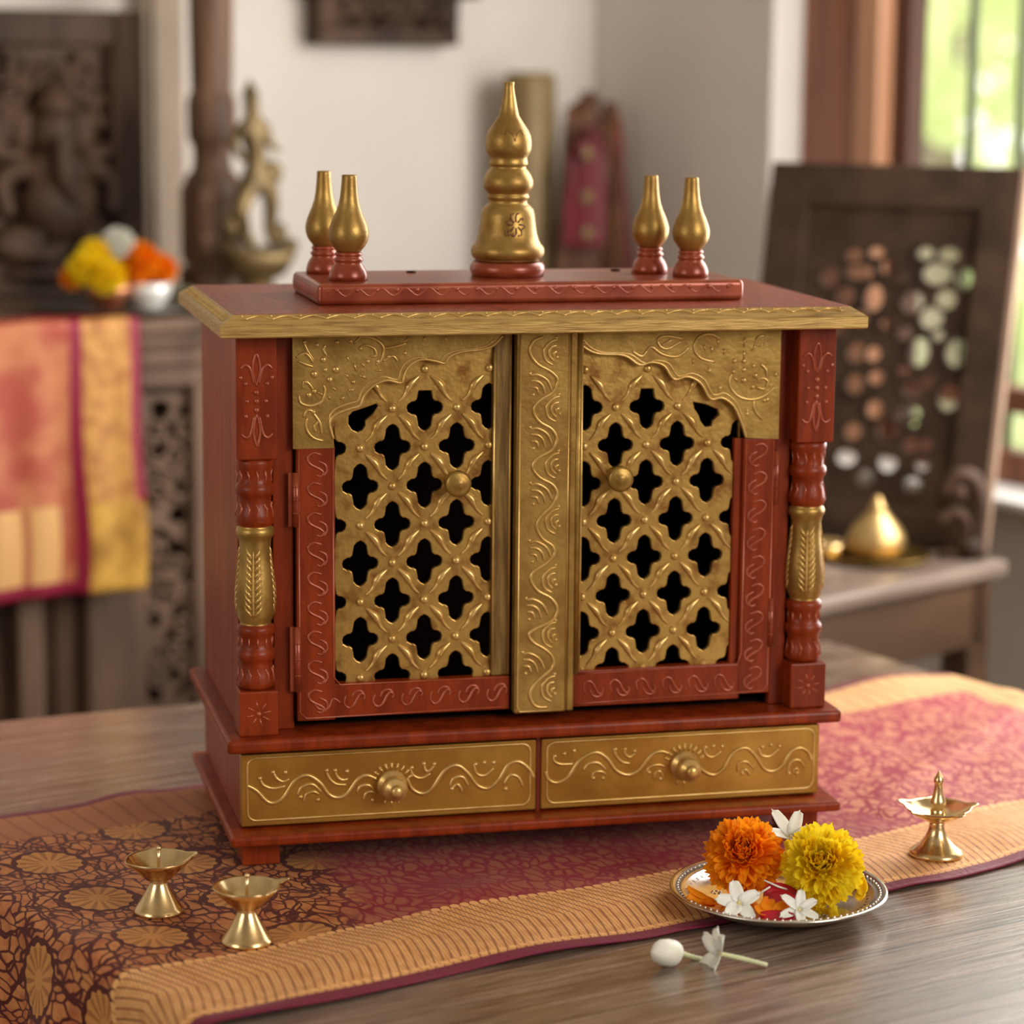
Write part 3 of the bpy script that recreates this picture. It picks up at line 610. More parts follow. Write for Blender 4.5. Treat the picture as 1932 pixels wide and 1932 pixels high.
# ---- pierced sheet shared by both doors
def quat(cx, cz, clip=None):
    ax, az = .0150, .0190; q = [(ax, 0), (ax-.0009, .0030), (ax-.0040, .0050), (.0084, .0053), (.0066, .0070), (.0058, .0110), (.0053, .0148), (.0030, .0175), (0, az)]
    L = q[:-1]+[(-x, z) for x, z in q[::-1]][:-1]+[(-x, -z) for x, z in q][:-1]+[(x, -z) for x, z in q[::-1]][:-1]
    return [(cx+x, cz+z) for x, z in L]
DXL, DZL = .0267, .0318
def lattice(door, x0, x1, z0, z1, cx0, ztop, parity, skip, cuts=()):
    b = MB(); holes = []; dots = []
    for i in range(-1, 7):
        for j in range(-1, 9):
            cx = cx0+i*DXL; cz = ztop-j*DZL
            inside = x0+.0165 < cx < x1-.0165 and z0+.020 < cz < z1-.02
            if (i+j) % 2 == parity:
                if skip(cx, cz): continue
                L = quat(cx, cz)
                # clip to the sheet with a small margin
                L2 = [(min(max(x, x0+.0015), x1-.0015), min(max(z, z0+.0015), z1-.0015)) for x, z in L]
                for cut in cuts:
                    if abs(cut[0]-cx) < .01 and abs(cut[1]-cz) < .012: L2 = [PY(u, v, .0187) for u, v in cut[2]] if not isinstance(cut[2], float) else [(x, min(z, cut[2])) for x, z in L2]
                if max(p[0] for p in L2)-min(p[0] for p in L2) < .004 or max(p[1] for p in L2)-min(p[1] for p in L2) < .004: continue
                out = [L2[0]]
                for p in L2[1:]:
                    if (Vector(p)-Vector(out[-1])).length > .0004: out.append(p)
                holes.append(out)
            elif x0 < cx < min(x1, .4180) and z0 < cz < z1: dots.append((cx, cz))
    me = sheet([(x0, z0), (x1, z0), (x1, z1), (x0, z1)], holes, .0042, .0009)
    b.mesh(me, xz(.0208), 0)
    y = .0186
    for cx, cz in dots:
        b.ball((cx, y-.0005, cz), .0035, 1, 12, (1, .8, 1))
        for sx in (-1, 1):
            for sz in (-1,):
                ex, ez = cx+sx*DXL, cz+sz*DZL
                if not (x0 < ex < x1 and z0 < ez < z1): continue
                P = [Vector((cx+(ex-cx)*t+sx*w, y-.0004, cz+(ez-cz)*t+w*.8)) for t, w in ((.17, 0), (.28, .0006), (.42, .0011), (.55, .0002), (.68, -.0006), (.84, 0))]
                b.tube(cr(P, 4), [.0005, .0018, .0029, .0030, .0016, .0014, .0005], 8, 1)
    b.build('lattice', [M['gold_lat'], M['gold_relief']], door)
def knob(door, x, z):
    kb = MB(); rx = Matrix.Rotation(math.pi/2, 4, 'X')
    kb.lathe([(.0080, 0), (.0078, .002), (.0060, .004), (.0065, .010), (.0098, .013), (.0110, .0165), (.0108, .0185), (.0098, .0200), (.0075, .0206), (.0045, .0207), (.0035, .0216), (.001, .0218)], (x, .0188, z), 28, 0, rx)
    kb.build('knob', M['gold'], door)
def hinge(door, x, za, zb_, y):
    hb = MB(); hb.tube([(x, y, za), (x, y, zb_)], .0030, 10); n = 4
    for k in range(1, n): z = za+(zb_-za)*k/n; hb.tube([(x, y, z-.0006), (x, y, z+.0006)], .0034, 10)
    hb.box(x-.006, x+.0005, y+.0005, y+.0025, za, zb_); hb.build('hinge', M['red_copper'], door)
# left door
arcL = [(629, 828), (622, 798), (634, 781), (662, 770), (679, 764), (689, 743), (706, 726), (730, 717), (757, 722), (764, 705), (774, 688), (795, 678), (822, 681), (838, 685), (850, 671), (873, 663), (908, 659), (931, 651), (949, 632)]
arcR = [(1084, 633), (1090, 641), (1105, 657), (1130, 667), (1177, 670), (1206, 688), (1228, 683), (1253, 690), (1271, 715), (1297, 710), (1322, 723), (1340, 752), (1362, 750), (1384, 766), (1398, 795), (1408, 826)]
DY = .0125
def smooth_scallop(px):
    P = [Vector(PY(u, v, DY)) for u, v in px]; out = []
    return cr(P, 4)
dl = MB(); Y0, Y1 = DY, .0235
dl.box(.0485, .0800, Y0, Y1, .1200, .3470, 0, .0010); dl.box(.0790, .2268, Y0, Y1, .1215, .1500, 0, .0010)
y = DY
stroke(dl, [(.0505, .3440), (.0505, .1275), (.0560, .1222), (.2250, .1238)], y, .0006, 1, 3, taper=False)
stroke(dl, [(.0785, .3440), (.0785, .1560), (.0840, .1492), (.2250, .1492)], y, .0006, 1, 3, taper=False)
def hookS(b, cx, cz, s, y, ang=0, mir=1):
    ca, sa = math.cos(ang), math.sin(ang)
    def tr(L): return [(cx+(p[0]*mir*ca-p[1]*sa)*s, cz+(p[0]*mir*sa+p[1]*ca)*s) for p in L]
    stroke(b, tr([(.25, .42), (-.15, .52), (-.42, .30), (-.30, .0), (.15, -.25), (.35, -.45), (.20, -.62), (.0, -.55)]), y, .00085, 1)
    stroke(b, tr([(.10, .12), (.42, -.05), (.50, -.35), (.36, -.60)]), y, .0008, 1)
for k in range(9): hookS(dl, .0648, .3330-k*.0245, .0170, y)
for k in range(6): hookS(dl, .0950+k*.0240, .1360, .0150, y, math.pi/2)
stroke(dl, [(.062, .136), (.066, .130), (.074, .130), (.078, .138), (.084, .134)], y, .0008, 1)
DL = dl.build('door', [M['red'], M['red_relief']], SH)
DL['label'] = 'left door, hung a little open'
b = MB(); S_ = smooth_scallop(arcL); outl = [(.0458, .3455)]+[(.0458, .4393), (.2180, .4393)]+[(p.x, p.y) for p in S_[::-1]]+[(.0795, .3455)]
me = sheet(outl, [], .0120, 0); b.mesh(me, xz(.0178), 0)
yy = .0118
b.tube([Vector((p.x, yy, p.y)) for p in S_], .0013, 6, 1)
ctr = Vector((.11, .42)); off = [p+(Vector((.07, .45))-p).normalized()*.0042 for p in S_]; b.tube([Vector((p.x, yy, p.y)) for p in off[2:-2]], .0008, 6, 1)
for L in [[(1020, 490), (1060, 455), (1130, 465), (1180, 510), (1175, 570), (1140, 610)], [(1045, 520), (1080, 500), (1130, 520), (1140, 560), (1110, 560)], [(740, 480), (760, 530), (800, 590)], [(700, 570), (750, 545), (795, 600)], [(710, 590), (760, 610), (795, 620)], [(860, 500), (850, 530), (870, 560)],
          [(715, 780), (725, 820), (780, 835), (840, 810), (860, 760), (850, 720)], [(735, 740), (745, 700), (775, 720), (800, 760)], [(740, 900), (760, 860), (800, 870)], [(760, 900), (755, 960), (790, 1010), (850, 1030)], [(830, 910), (800, 950), (810, 980)], [(790, 870), (830, 930), (840, 990)],
          [(1180, 520), (1240, 510), (1310, 490)], [(1290, 490), (1320, 460)], [(1400, 480), (1410, 455)], [(1530, 480), (1520, 455)], [(1180, 590), (1230, 560), (1260, 590)], [(980, 560), (990, 590)], [(1020, 600), (1030, 640)], [(1060, 600), (1080, 620)], [(1140, 640), (1175, 640)], [(1050, 670), (1090, 680)], [(970, 660), (990, 680)], [(900, 735), (920, 750)], [(990, 750), (1020, 745)], [(945, 800), (965, 785)], [(880, 780), (885, 800)], [(820, 760), (850, 780)]]:
    stroke(b, L, yy, .00105, 1, 4, 6, c1)
pdots(b, [(745, 485), (815, 500), (925, 485), (1000, 480), (1055, 520), (850, 580, 1.4), (800, 660, 1.7), (920, 635, 1.8), (860, 637), (885, 690, 1.4), (750, 705), (770, 775, 1.3), (800, 755, 1.2), (1015, 705), (795, 870), (1300, 545), (1150, 590), (1095, 590), (1210, 565)], yy, .0016, c1)
sp1 = b.build('arch_spandrel', [M['gold'], M['gold_relief']], DL)
b = MB(); b.box(.2113, .2266, .0150, .0235, .1500, .4390, 0, .0012); b.tube([(.2122, .0150, .156), (.2120, .0148, .30), (.2124, .0150, .42)], .0010, 6, 1); b.tube([(.2258, .0150, .151), (.2258, .0150, .438)], .0010, 6, 1); b.build('inner_stile', [M['gold_stile'], M['gold_relief']], DL)
lattice(DL, .0785, .2145, .1440, .4370, .1018, .3756, 0, lambda x, z: (z > .36 and x < .12 and False) or z > .39 or (z > .37 and x < .09), cuts=[(.1018, .3756, [(600+x/5.367, 680+y/5.367) for x, y in ((312, 565), (350, 522), (480, 480), (590, 440), (606, 462), (560, 535), (478, 610), (480, 660), (450, 708), (400, 726), (345, 700), (310, 645))]), (.1552, .3756, .3895)])
knob(DL, .1795, .3150)
hinge(DL, .0482, .2820, .3260, .0135); hinge(DL, .0490, .1450, .1990, .0135)
# right door
b = MB(); dr = b
dr.box(.4265, .4545, Y0, Y1, .1245, .3440, 0, .0010); dr.box(.2792, .4275, Y0, Y1, .1205, .1515, 0, .0010); dr.box(.4195, .4270, .0165, Y1, .1500, .3440, 0, .0008)
stroke(dr, [(.4528, .3410), (.4528, .1310), (.4480, .1262), (.2830, .1232)], y, .0006, 1, 3, taper=False)
stroke(dr, [(.4285, .3410), (.4285, .1600), (.4250, .1500), (.2830, .1488)], y, .0006, 1, 3, taper=False)
for k in range(9): hookS(dr, .4400, .3310-k*.0240, .0165, y, 0, -1)
for k in range(6): hookS(dr, .2980+k*.0230, .1360, .0150, y, math.pi/2, -1)
DR = dr.build('door', [M['red'], M['red_relief']], SH)
DR['label'] = 'right door with the wide gold meeting strip'
b = MB(); S_ = smooth_scallop(arcR); outl = [(.2795, .4393), (.4566, .4393), (.4566, .3432)]+[(p.x, p.y) for p in S_[::-1]]
me = sheet(outl, [], .0120, 0); b.mesh(me, xz(.0178), 0)
b.tube([Vector((p.x, yy, p.y)) for p in S_], .0013, 6, 1)
off = [p+(Vector((.44, .45))-p).normalized()*.0042 for p in S_]; b.tube([Vector((p.x, yy, p.y)) for p in off[2:-1]], .0008, 6, 1)
for L in [[(1075, 560), (1000, 540), (965, 490), (990, 430), (1050, 415), (1100, 440)], [(1085, 440), (1095, 470)], [(1015, 470), (1025, 500)], [(1055, 480), (1060, 510)], [(1125, 490), (1120, 520)], [(770, 450), (790, 430), (830, 425), (910, 440)], [(775, 450), (790, 480), (830, 490), (900, 450)], [(800, 470), (830, 455), (850, 445)],
          [(710, 520), (740, 480), (800, 520), (880, 530), (940, 480)], [(640, 500), (690, 530), (720, 500)], [(1230, 430), (1225, 480)], [(1225, 500), (1225, 540)], [(1280, 480), (1300, 430), (1335, 425)], [(1265, 500), (1290, 470)], [(1300, 480), (1330, 460)], [(1160, 620), (1150, 680), (1190, 735), (1260, 755), (1330, 735), (1385, 690)],
          [(1310, 570), (1340, 600), (1345, 640)], [(1290, 650), (1330, 645), (1350, 670), (1330, 700), (1290, 690)], [(1275, 760), (1280, 810), (1320, 860)], [(1100, 690), (1095, 720)], [(1240, 800), (1245, 830)], [(1045, 590), (1040, 610)], [(960, 545), (960, 570)], [(1175, 640), (1190, 660)]]:
    stroke(b, L, yy, .00105, 1, 4, 6, c2)
pdots(b, [(1225, 555, 1.2), (1175, 555, 1.2), (1275, 580), (1225, 600, 1.2), (1170, 610), (1285, 630, 1.3), (1225, 655, 1.4), (1270, 690), (1345, 755, 1.2), (1100, 695), (1240, 830), (1045, 605), (1390, 625), (1330, 760)], yy, .0016, c2)
b.build('arch_spandrel', [M['gold'], M['gold_relief']], DR)
lattice(DR, .2815, .4250, .1440, .4370, .2898, .3724, 0, lambda x, z: z > .39, cuts=[(.3966, .3724, [c2(x, y) for x, y in ((960, 768), (1020, 780), (1088, 808), (1094, 836), (1062, 866), (1055, 895), (1022, 898), (1000, 870), (990, 838), (968, 805))]), (.3432, .3724, .3872)])
knob(DR, .3165, .3150)
hinge(DR, .4560, .2880, .3330, .0135); hinge(DR, .4545, .1650, .2070, .0135)
b = MB(); b.box(.2285, .2735, .0035, .0170, .1190, .4392, 0, .0022, 3); b.box(.2735, .2800, .0060, .0200, .1190, .4392, 0, .0014); b.tube([(.2815, .0075, .150), (.2812, .0070, .30), (.2817, .0075, .438)], .0022, 8, 0); b.tube([(.2850, .0105, .152), (.2850, .0100, .30), (.2845, .0105, .436)], .0013, 8, 1)
y3 = .0035
stroke(b, [(.2310, .4370), (.2310, .1250), (.2330, .1210), (.2700, .1210)], y3, .0007, 1, 3, taper=False); b.tube([(.2722, y3, .122), (.2722, y3, .438)], .0007, 6, 1)
wavep = [(180, 430), (130, 450), (110, 510), (150, 570), (220, 610), (255, 655), (230, 715), (160, 760), (130, 815), (160, 870), (225, 910), (250, 965), (220, 1020), (150, 1060), (125, 1110), (160, 1160), (230, 1200), (252, 1255), (220, 1310), (170, 1360), (145, 1420), (175, 1480), (225, 1515), (237, 1560), (190, 1610), (130, 1650), (115, 1695), (150, 1750), (220, 1790), (252, 1845), (225, 1905), (160, 1960)]
w4 = [(160, 1960-1932-0)]
W = [c2(*p) for p in wavep]+[c4(115, 80), (c4(150, 120)), c4(215, 150), c4(230, 200), c4(190, 260), c4(130, 310), c4(110, 360), c4(140, 415), c4(190, 430)]
W = [w for w in W if True]; W2 = W[:31]+[c4(110, 35), c4(125, 85), c4(190, 125), c4(230, 170), c4(225, 220), c4(170, 270), c4(125, 320), c4(110, 370), c4(140, 420), c4(200, 425)]
stroke(b, [PY(u, v, y3) for u, v in W2], y3, .0011, 1, 5, taper=False)
FL = [[(-35, -50), (0, -55), (50, -25), (75, 28)], [(-35, -22), (0, -20), (28, 5), (40, 45)], [(-32, 12), (-6, 15), (6, 45)]]
FR = [[(42, -62), (5, -50), (-28, -8), (-20, 45), (22, 72)], [(38, -30), (8, -22), (-2, 18), (24, 50)], [(40, 0), (22, 8), (24, 26)]]
for (cx_, cz_, sg, pf) in [(212, 505, 1, c2), (150, 680, -1, c2), (225, 800, 1, c2), (150, 960, -1, c2), (222, 1095, 1, c2), (150, 1250, -1, c2), (222, 1385, 1, c2), (145, 1550, -1, c2), (205, 1690, 1, c2), (128, 1850, -1, c2), (205, 45, 1, c4), (110, 200, -1, c4), (200, 325, 1, c4)]:
    for L in (FR if sg > 0 else FL): stroke(b, [(cx_+p[0], cz_+p[1]) for p in L], y3, .0010, 1, 4, 6, pf)
    pdots(b, [(cx_+40, cz_+30), (cx_+38, cz_-72)] if sg > 0 else [(cx_-22, cz_+50), (cx_-38, cz_-60)], y3, .0013, pf)
b.build('meeting_strip', [M['gold'], M['gold_relief']], DR)
# top slab with painted bevel
b = MB(); x0, x1, y0, y1 = -.0167, .5172, -.0292, .2628; zt0, zt1, zt2 = .4395, .4502, .4570; i1 = .0022; i2 = .0115
def ring(i, z): return [Vector((x0+i, y0+i, z)), Vector((x1-i, y0+i, z)), Vector((x1-i, y1-i, z)), Vector((x0+i, y1-i, z))]
rings = [ring(.001, zt0), ring(0, zt0+.001), ring(0, zt1-.0012), ring(.0012, zt1), ring(i2, zt2), ring(i2+.0015, zt2+.0003)]
for k in range(5):
    vs = rings[k]+rings[k+1]; b.add(vs, [[q, (q+1) % 4, 4+(q+1) % 4, 4+q] for q in range(4)], 1 if k < 4 else 0, False)
b.add(rings[-1], [[0, 1, 2, 3]], 0, False); b.add(rings[0], [[3, 2, 1, 0]], 1, False)
def bevpt(x, f): return Vector((x, y0+.0012+(i2-.0012)*f, zt1+(zt2-zt1)*f))
P = []; n = 46
for q in range(n*6+1):
    x = x0+.02+(x1-x0-.04)*q/(n*6); ph = q/6; P.append(bevpt(x, .5+.32*abs(math.sin(ph*math.pi*.5))))
b.tube(P, .0008, 6, 2)
for q in range(44): b.ball(bevpt(x0+.018+q*.0115, .82), .0011, 2, 6)
def bevl(yq, f): return Vector((x0+.0012+(i2-.0012)*f, yq, zt1+(zt2-zt1)*f))
for q in range(30):
    yq = y0+.015+q*.0088; b.tube([bevl(yq, .25), bevl(yq+.004, .5), bevl(yq, .75)], .0009, 5, 2); b.ball(bevl(yq+.0055, .35), .0011, 2, 6)
b.build('top_slab', [M['red_side'], M['gold_edge'], M['gold_relief']], SH)
# pedestal
px0, px1, py0, py1 = .0715, .4340, .044, .176; pz0, pz1 = .4571, .4745
b = MB(); b.box(px0, px1, py0, py1, pz0, pz1, 0, .0042, 4)
P = [Vector((px0+.008+q*.0012, py0+.0006, pz1-.0068+.0030*math.sin(q*.38))) for q in range(288)]; b.tube(P, .0011, 5, 1)
for q in range(21): b.ball((px0+.016+q*.0166, py0+.0004, pz1-.0052), .0019, 1, 8)
for q in range(14): yq = py0+.010+q*.0088; b.tube([(px0+.0003, yq, pz0+.005), (px0+.0003, yq+.003, pz0+.009), (px0+.0003, yq, pz0+.013)], .0008, 5, 1)
for (hx, hy) in ((.170, .150), (.350, .145)): b.lathe([(.0042, pz1-.001), (.0042, pz1+.0012), (.003, pz1+.0014), (.003, pz1+.0002)], (hx, hy, 0), 16, 2)
b.build('pedestal', [M['red_copper'], M['red_relief'], M['dark']], SH)
kf = .000203
big = [(22, 68), (21, 74), (20, 85), (24, 115), (29, 140), (34, 165), (42, 200), (52, 215), (66, 235), (82, 258), (92, 280), (96, 305), (95, 330), (90, 348), (80, 362), (78, 370), (79, 380), (81, 390), (79, 396), (74, 399), (73, 408), (78, 412), (84, 420), (95, 436), (103, 455), (104, 472), (101, 487), (92, 500), (84, 508), (84, 514), (88, 518), (88, 526), (84, 531), (80, 535), (80, 548), (92, 556), (106, 572), (112, 595), (116, 630), (121, 665), (130, 695), (141, 712), (150, 722), (154, 736), (153, 752), (146, 764), (136, 770), (134, 773), (146, 782), (154, 795), (158, 812), (158, 838)]
P = [(r*kf, pz1+(838-yv)*kf*1.035) for r, yv in big[::-1]]
b = MB(); fx, fy = .2450, .110; b.lathe(P[3:], (fx, fy, 0), 48, 0)
hb = lambda yv: pz1+(838-yv)*kf*1.035
def surfF(a, yv):
    r = .024
    for i in range(len(big)-1):
        if big[i][1] <= yv <= big[i+1][1]: t = (yv-big[i][1])/(big[i+1][1]-big[i][1]+1e-9); r = (big[i][0]*(1-t)+big[i+1][0]*t)*kf
    return Vector((fx+math.sin(a)*(r+.0001), fy-math.cos(a)*(r+.0001), hb(yv)))
for q in range(8):
    a = q*math.pi/4; ca, sa = math.cos(a), math.sin(a)
    b.tube([surfF(.06+ca*.10, 628-sa*12), surfF(.06+ca*.28, 628-sa*34)], [.0009, .0014, .0009], 5, 1)
    b.tube([surfF(.06+ca*.28, 628-sa*34), surfF(.06+ca*.36+sa*.08, 628-sa*46+ca*10), surfF(.06+ca*.22+sa*.14, 628-sa*44+ca*18)], .0008, 5, 1)
for q in range(4): b.tube([surfF(-.35+q*.1, 650+q*6), surfF(-.3+q*.1, 672), surfF(-.22+q*.1, 668-q*5)], .0005, 5, 1)
for sg in (-1, 1): b.tube([surfF(.05, 300), surfF(.05+sg*.1, 270), surfF(.05+sg*.4, 255), surfF(.05+sg*.45, 275)], .0005, 5, 1)
fo = b.build('finial', [M['gold'], mat('engraved_brown', (.16, .055, .018), None, rough=.5)], SH, origin=(fx, fy, pz1)); fo['label'] = 'tall bell-shaped central finial'
b = MB(); b.lathe([(.0300, pz1-.0005)]+P[1:5], (fx, fy, 0), 48, 0); b.build('finial_foot', M['red_copper'], fo)
small = [(29, 440), (31, 445), (31, 455), (33, 480), (37, 520), (44, 555), (55, 585), (68, 612), (79, 640), (84, 662), (83, 682), (77, 702), (67, 718), (55, 732), (50, 738)]
sbase = [(48, 738), (56, 744), (58, 750), (52, 755), (52, 759), (60, 765), (62, 772), (56, 778), (55, 784), (66, 796), (75, 812), (80, 830), (82, 850)]
def sfin(x, y_, s=1.0, tilt=0, h=1.0):
    P = [(r*kf*s, (850-yv)*kf*1.035*h) for r, yv in small[::-1]]; Q = [(r*kf*s, (850-yv)*kf*1.035*h) for r, yv in sbase[::-1]]
    b = MB(); mx = Matrix.Rotation(tilt, 4, 'Y'); b.lathe(P, (x, y_, pz1), 32, 0, mx); f = b.build('finial', M['gold'], SH, origin=(x, y_, pz1))
    b = MB(); b.lathe(Q, (x, y_, pz1), 32, 0, mx); b.build('finial_foot', M['red_copper'], f)
sfin(.0955, .155, .93, 0, 1.0); sfin(.1035, .083, .98, .012, 1.0); sfin(.3735, .120, .94, 0, .97); sfin(.3985, .082, .93, -.008, .97)

# ================================================================== OIL LAMPS
def diya(px_, label, spouts, fin, s=1.0, rot=0.0):
    p = PZ(*px_, .0028); t = thing('oil_lamp', p, label, 'oil lamp', 'small brass oil lamps on the brocade cloth')
    b = MB()
    base = [(.0185, 0), (.0190, .0008), (.0187, .0024), (.0170, .0045), (.0140, .0090), (.0108, .0145), (.0082, .0195), (.0068, .0225), (.0064, .0245), (.0070, .0262)]
    if fin: base = [(.0215, 0), (.0220, .001), (.0215, .003), (.0190, .005), (.0135, .0095), (.0090, .0155), (.0068, .0215), (.0062, .0255), (.0070, .0285)]
    base = [(r*s, z*s) for r, z in base]; b.lathe(base, p, 40, 0); b.build('stem', M['brass'], t)
    b = MB(); zb = base[-1][1]-.001*s; R0 = (.0245 if not fin else .0270)*s; H = (.0165 if not fin else .0125)*s
    prof = [(.006*s, 0), (.010*s, .0012*s), (R0*.62, H*.38), (R0*.86, H*.72), (R0, H), (R0*.975, H+.0006*s), (R0*.93, H*.96), (R0*.80, H*.68), (R0*.55, H*.36), (.008*s, H*.16), (.001, H*.14)]
    def rf(a, j, r, z):
        k = 0
        for sa, le, wd in spouts:
            d = (a-sa+math.pi) % (2*math.pi)-math.pi; k = max(k, le*math.exp(-(d/wd)**2))
        f = max(0, min(1, (z/H-.25)/.75)); return (r*(1+k*f*f), z+.0010*s*k*4*f)
    b.lathe(prof, (p.x, p.y, p.z+zb), 96, 0, Matrix.Rotation(rot, 4, 'Z'), rf, cap=False); b.build('bowl', M['brass'], t)
    b = MB(); zc = p.z+zb
    if fin:
        b.lathe([(.0060, .0015), (.0062, .006), (.0060, .010), (.0048, .0115), (.0062, .0135), (.0068, .016), (.0060, .019), (.0046, .023), (.0036, .029), (.0032, .033), (.0042, .0345), (.0042, .037), (.0030, .039), (.0012, .0425), (.0004, .044)], (p.x, p.y, zc), 28, 0); b.build('finial', M['brass'], t)
    else:
        b.tube([(p.x, p.y, zc+.001), (p.x+.0002, p.y, zc+H*.9), (p.x+.0006, p.y, zc+H+.0075*s)], [.0013*s, .0011*s, .0014*s], 8); b.ball((p.x+.0006, p.y, zc+H+.0078*s), .0021*s, 0, 8); b.build('wick_pin', M['brass'], t)
cam_ang = -YAW
diya((300, 1720), 'leftmost small brass oil lamp, on the brocade medallions', [(R_(8), .28, .22), (R_(200), .10, .3), (R_(95), .08, .2)], False, 1.03)
diya((466, 1777), 'small brass oil lamp in front of the left drawer, thin spout pointing right', [(R_(14), .40, .12), (R_(-62), .09, .10)], False, 1.04)
diya((1766, 1612), 'brass five-pointed oil lamp with a central finial, right of the shrine', [(R_(18+72*k), .30, .17) for k in range(5)], True, 1.03, R_(-22))

# ================================================================== PLATE OF FLOWERS
PC = PZ(1468, 1703, .0050)
def rel(dx, dy, dz=0):      # metres to the right of and behind the plate centre, as the camera stands
    r_ = Vector((math.cos(YAW), -math.sin(YAW), 0)); f_ = Vector((math.sin(YAW), math.cos(YAW), 0)); return PC+r_*dx+f_*dy+Vector((0, 0, dz))
t = thing('flower_plate', PC, 'round engraved silver plate full of flowers beside the right foot of the shrine', 'plate')
Rp = .0855
b = MB(); prof = [(.030, 0), (.055, .0006), (.066, .0022), (.076, .0065), (Rp-.0015, .0112), (Rp, .0122), (Rp-.0008, .0134), (Rp-.003, .0132), (Rp-.0045, .0124), (Rp-.009, .0110), (Rp-.0105, .0112), (Rp-.0120, .0102), (.066, .0060), (.058, .0034), (.040, .0026), (.001, .0024)]
b.lathe(prof, PC, 96, 0, mis=[0]*8+[1]+[0]*7)
for k in range(84):
    a = 2*math.pi*k/84; b.ball(PC+Vector((math.cos(a)*(Rp-.0064), math.sin(a)*(Rp-.0064), .0120)), .0013, 0, 6)
for k in range(60):
    a = 2*math.pi*k/60; c_, s_ = math.cos(a), math.sin(a); b.tube([PC+Vector((c_*.071, s_*.071, .0085)), PC+Vector((c_*.0685, s_*.0685, .0073))], .0006, 4, 1)
for k in range(5):
    a = k*1.256+2.6; c0 = PC+Vector((math.cos(a)*.05, math.sin(a)*.05, .0030))
    for q in range(6): aa = q*1.047; b.ball(c0+Vector((math.cos(aa)*.0035, math.sin(aa)*.0035, 0)), .0016, 1, 6, (1, 1, .3))
b.build('dish', [M['silver'], M['silver_dark']], t)
def petal(b, base, d, n_, L, w, cup, mi=0, ruff=0.0, rnd=random, tipw=1.0, segs=5):
    """a thin curved petal from base along d, face normal n_"""
    d = d.normalized(); sdir = d.cross(n_).normalized(); n_ = sdir.cross(d).normalized(); vs = []; fs = []
    for i in range(segs+1):
        t_ = i/segs; c = base+d*(L*t_)+n_*(cup*L*t_*t_)
        ww = w*(math.sin(math.pi*min(1, .12+.80*t_**.8))**.7 if tipw < 1 else (.35+.65*math.sin(math.pi*.5*min(1, t_*1.3))))
        if i == segs: ww *= .5 if tipw < 1 else .8
        for j in (-1, -.5, 0, .5, 1):
            rz = rnd.uniform(-ruff, ruff) if i >= segs-1 else 0
            vs.append(c+sdir*(ww*j)+n_*(abs(j)**2*w*.35+rz)+d*((-abs(j)*.12*L if i == segs else 0)+rz))
    for i in range(segs):
        for j in range(4): a = i*5+j; fs.append([a, a+1, a+6, a+5])
    b.add(vs, fs, mi)
def marigold(c, axis, R, mo, mc, seed, label, name='marigold_flower', group=None, flat=.62):
    rnd = random.Random(seed); axis = Vector(axis).normalized(); t = thing(name, c, label, 'flower', group)
    q = axis.to_track_quat('Z', 'Y'); b = MB(); b.ball(c-axis*R*.16, R*.66, 0, 16, (1, 1, .62), q.to_matrix().to_4x4())
    layers = [(96, 38, .60), (86, 40, .68), (76, 40, .72), (66, 38, .75), (56, 36, .77), (46, 32, .78), (36, 28, .77), (27, 22, .74), (18, 16, .70), (10, 10, .64)]
    for li, (th_, n, L) in enumerate(layers):
        for k in range(n):
            a = 2*math.pi*(k+rnd.uniform(-.3, .3))/n+li*.7; tt = R_(th_+rnd.uniform(-7, 7))
            dl_ = Vector((math.sin(tt)*math.cos(a), math.sin(tt)*math.sin(a), math.cos(tt)*flat/.62)); d = q @ dl_
            nl = q @ Vector((-math.cos(tt)*math.cos(a), -math.cos(tt)*math.sin(a), math.sin(tt)))
            st = c-axis*R*.22+d*R*.28; petal(b, st, d, nl, R*L*rnd.uniform(.90, 1.07), R*rnd.uniform(.085, .12), -.16 if th_ > 40 else .10, 0, R*.05, rnd, 1.0, 4)
    b.build('petals', [mo, mc], t)
    b = MB()
    for k in range(26):
        a = rnd.uniform(0, 6.28); tt = R_(rnd.uniform(0, 17)); d = q @ Vector((math.sin(tt)*math.cos(a), math.sin(tt)*math.sin(a), math.cos(tt)))
        o = c-axis*R*.15+d*R*.55; b.tube([o, o+d*R*.22, o+d*R*.30+Vector([rnd.uniform(-1, 1)*R*.04 for _ in range(3)])], [R*.03, R*.035, R*.012], 5)
    b.build('centre', mc, t)
    return t
tocam = Vector((-math.sin(YAW), -math.cos(YAW), 0)); rgt = Vector((math.cos(YAW), -math.sin(YAW), 0)); UPV = Vector((0, 0, 1))
marigold(rel(-.0265, .014, .0335), tocam*.75-rgt*.12+UPV*.62, .0325, M['marigold_o'], M['marigold_oc'], 4, 'orange marigold head on the silver plate', flat=.7)
marigold(rel(.0325, -.006, .0330), tocam*.80-rgt*.12+UPV*.52, .0335, M['marigold_y'], M['marigold_yc'], 9, 'yellow marigold head on the silver plate', flat=.7)
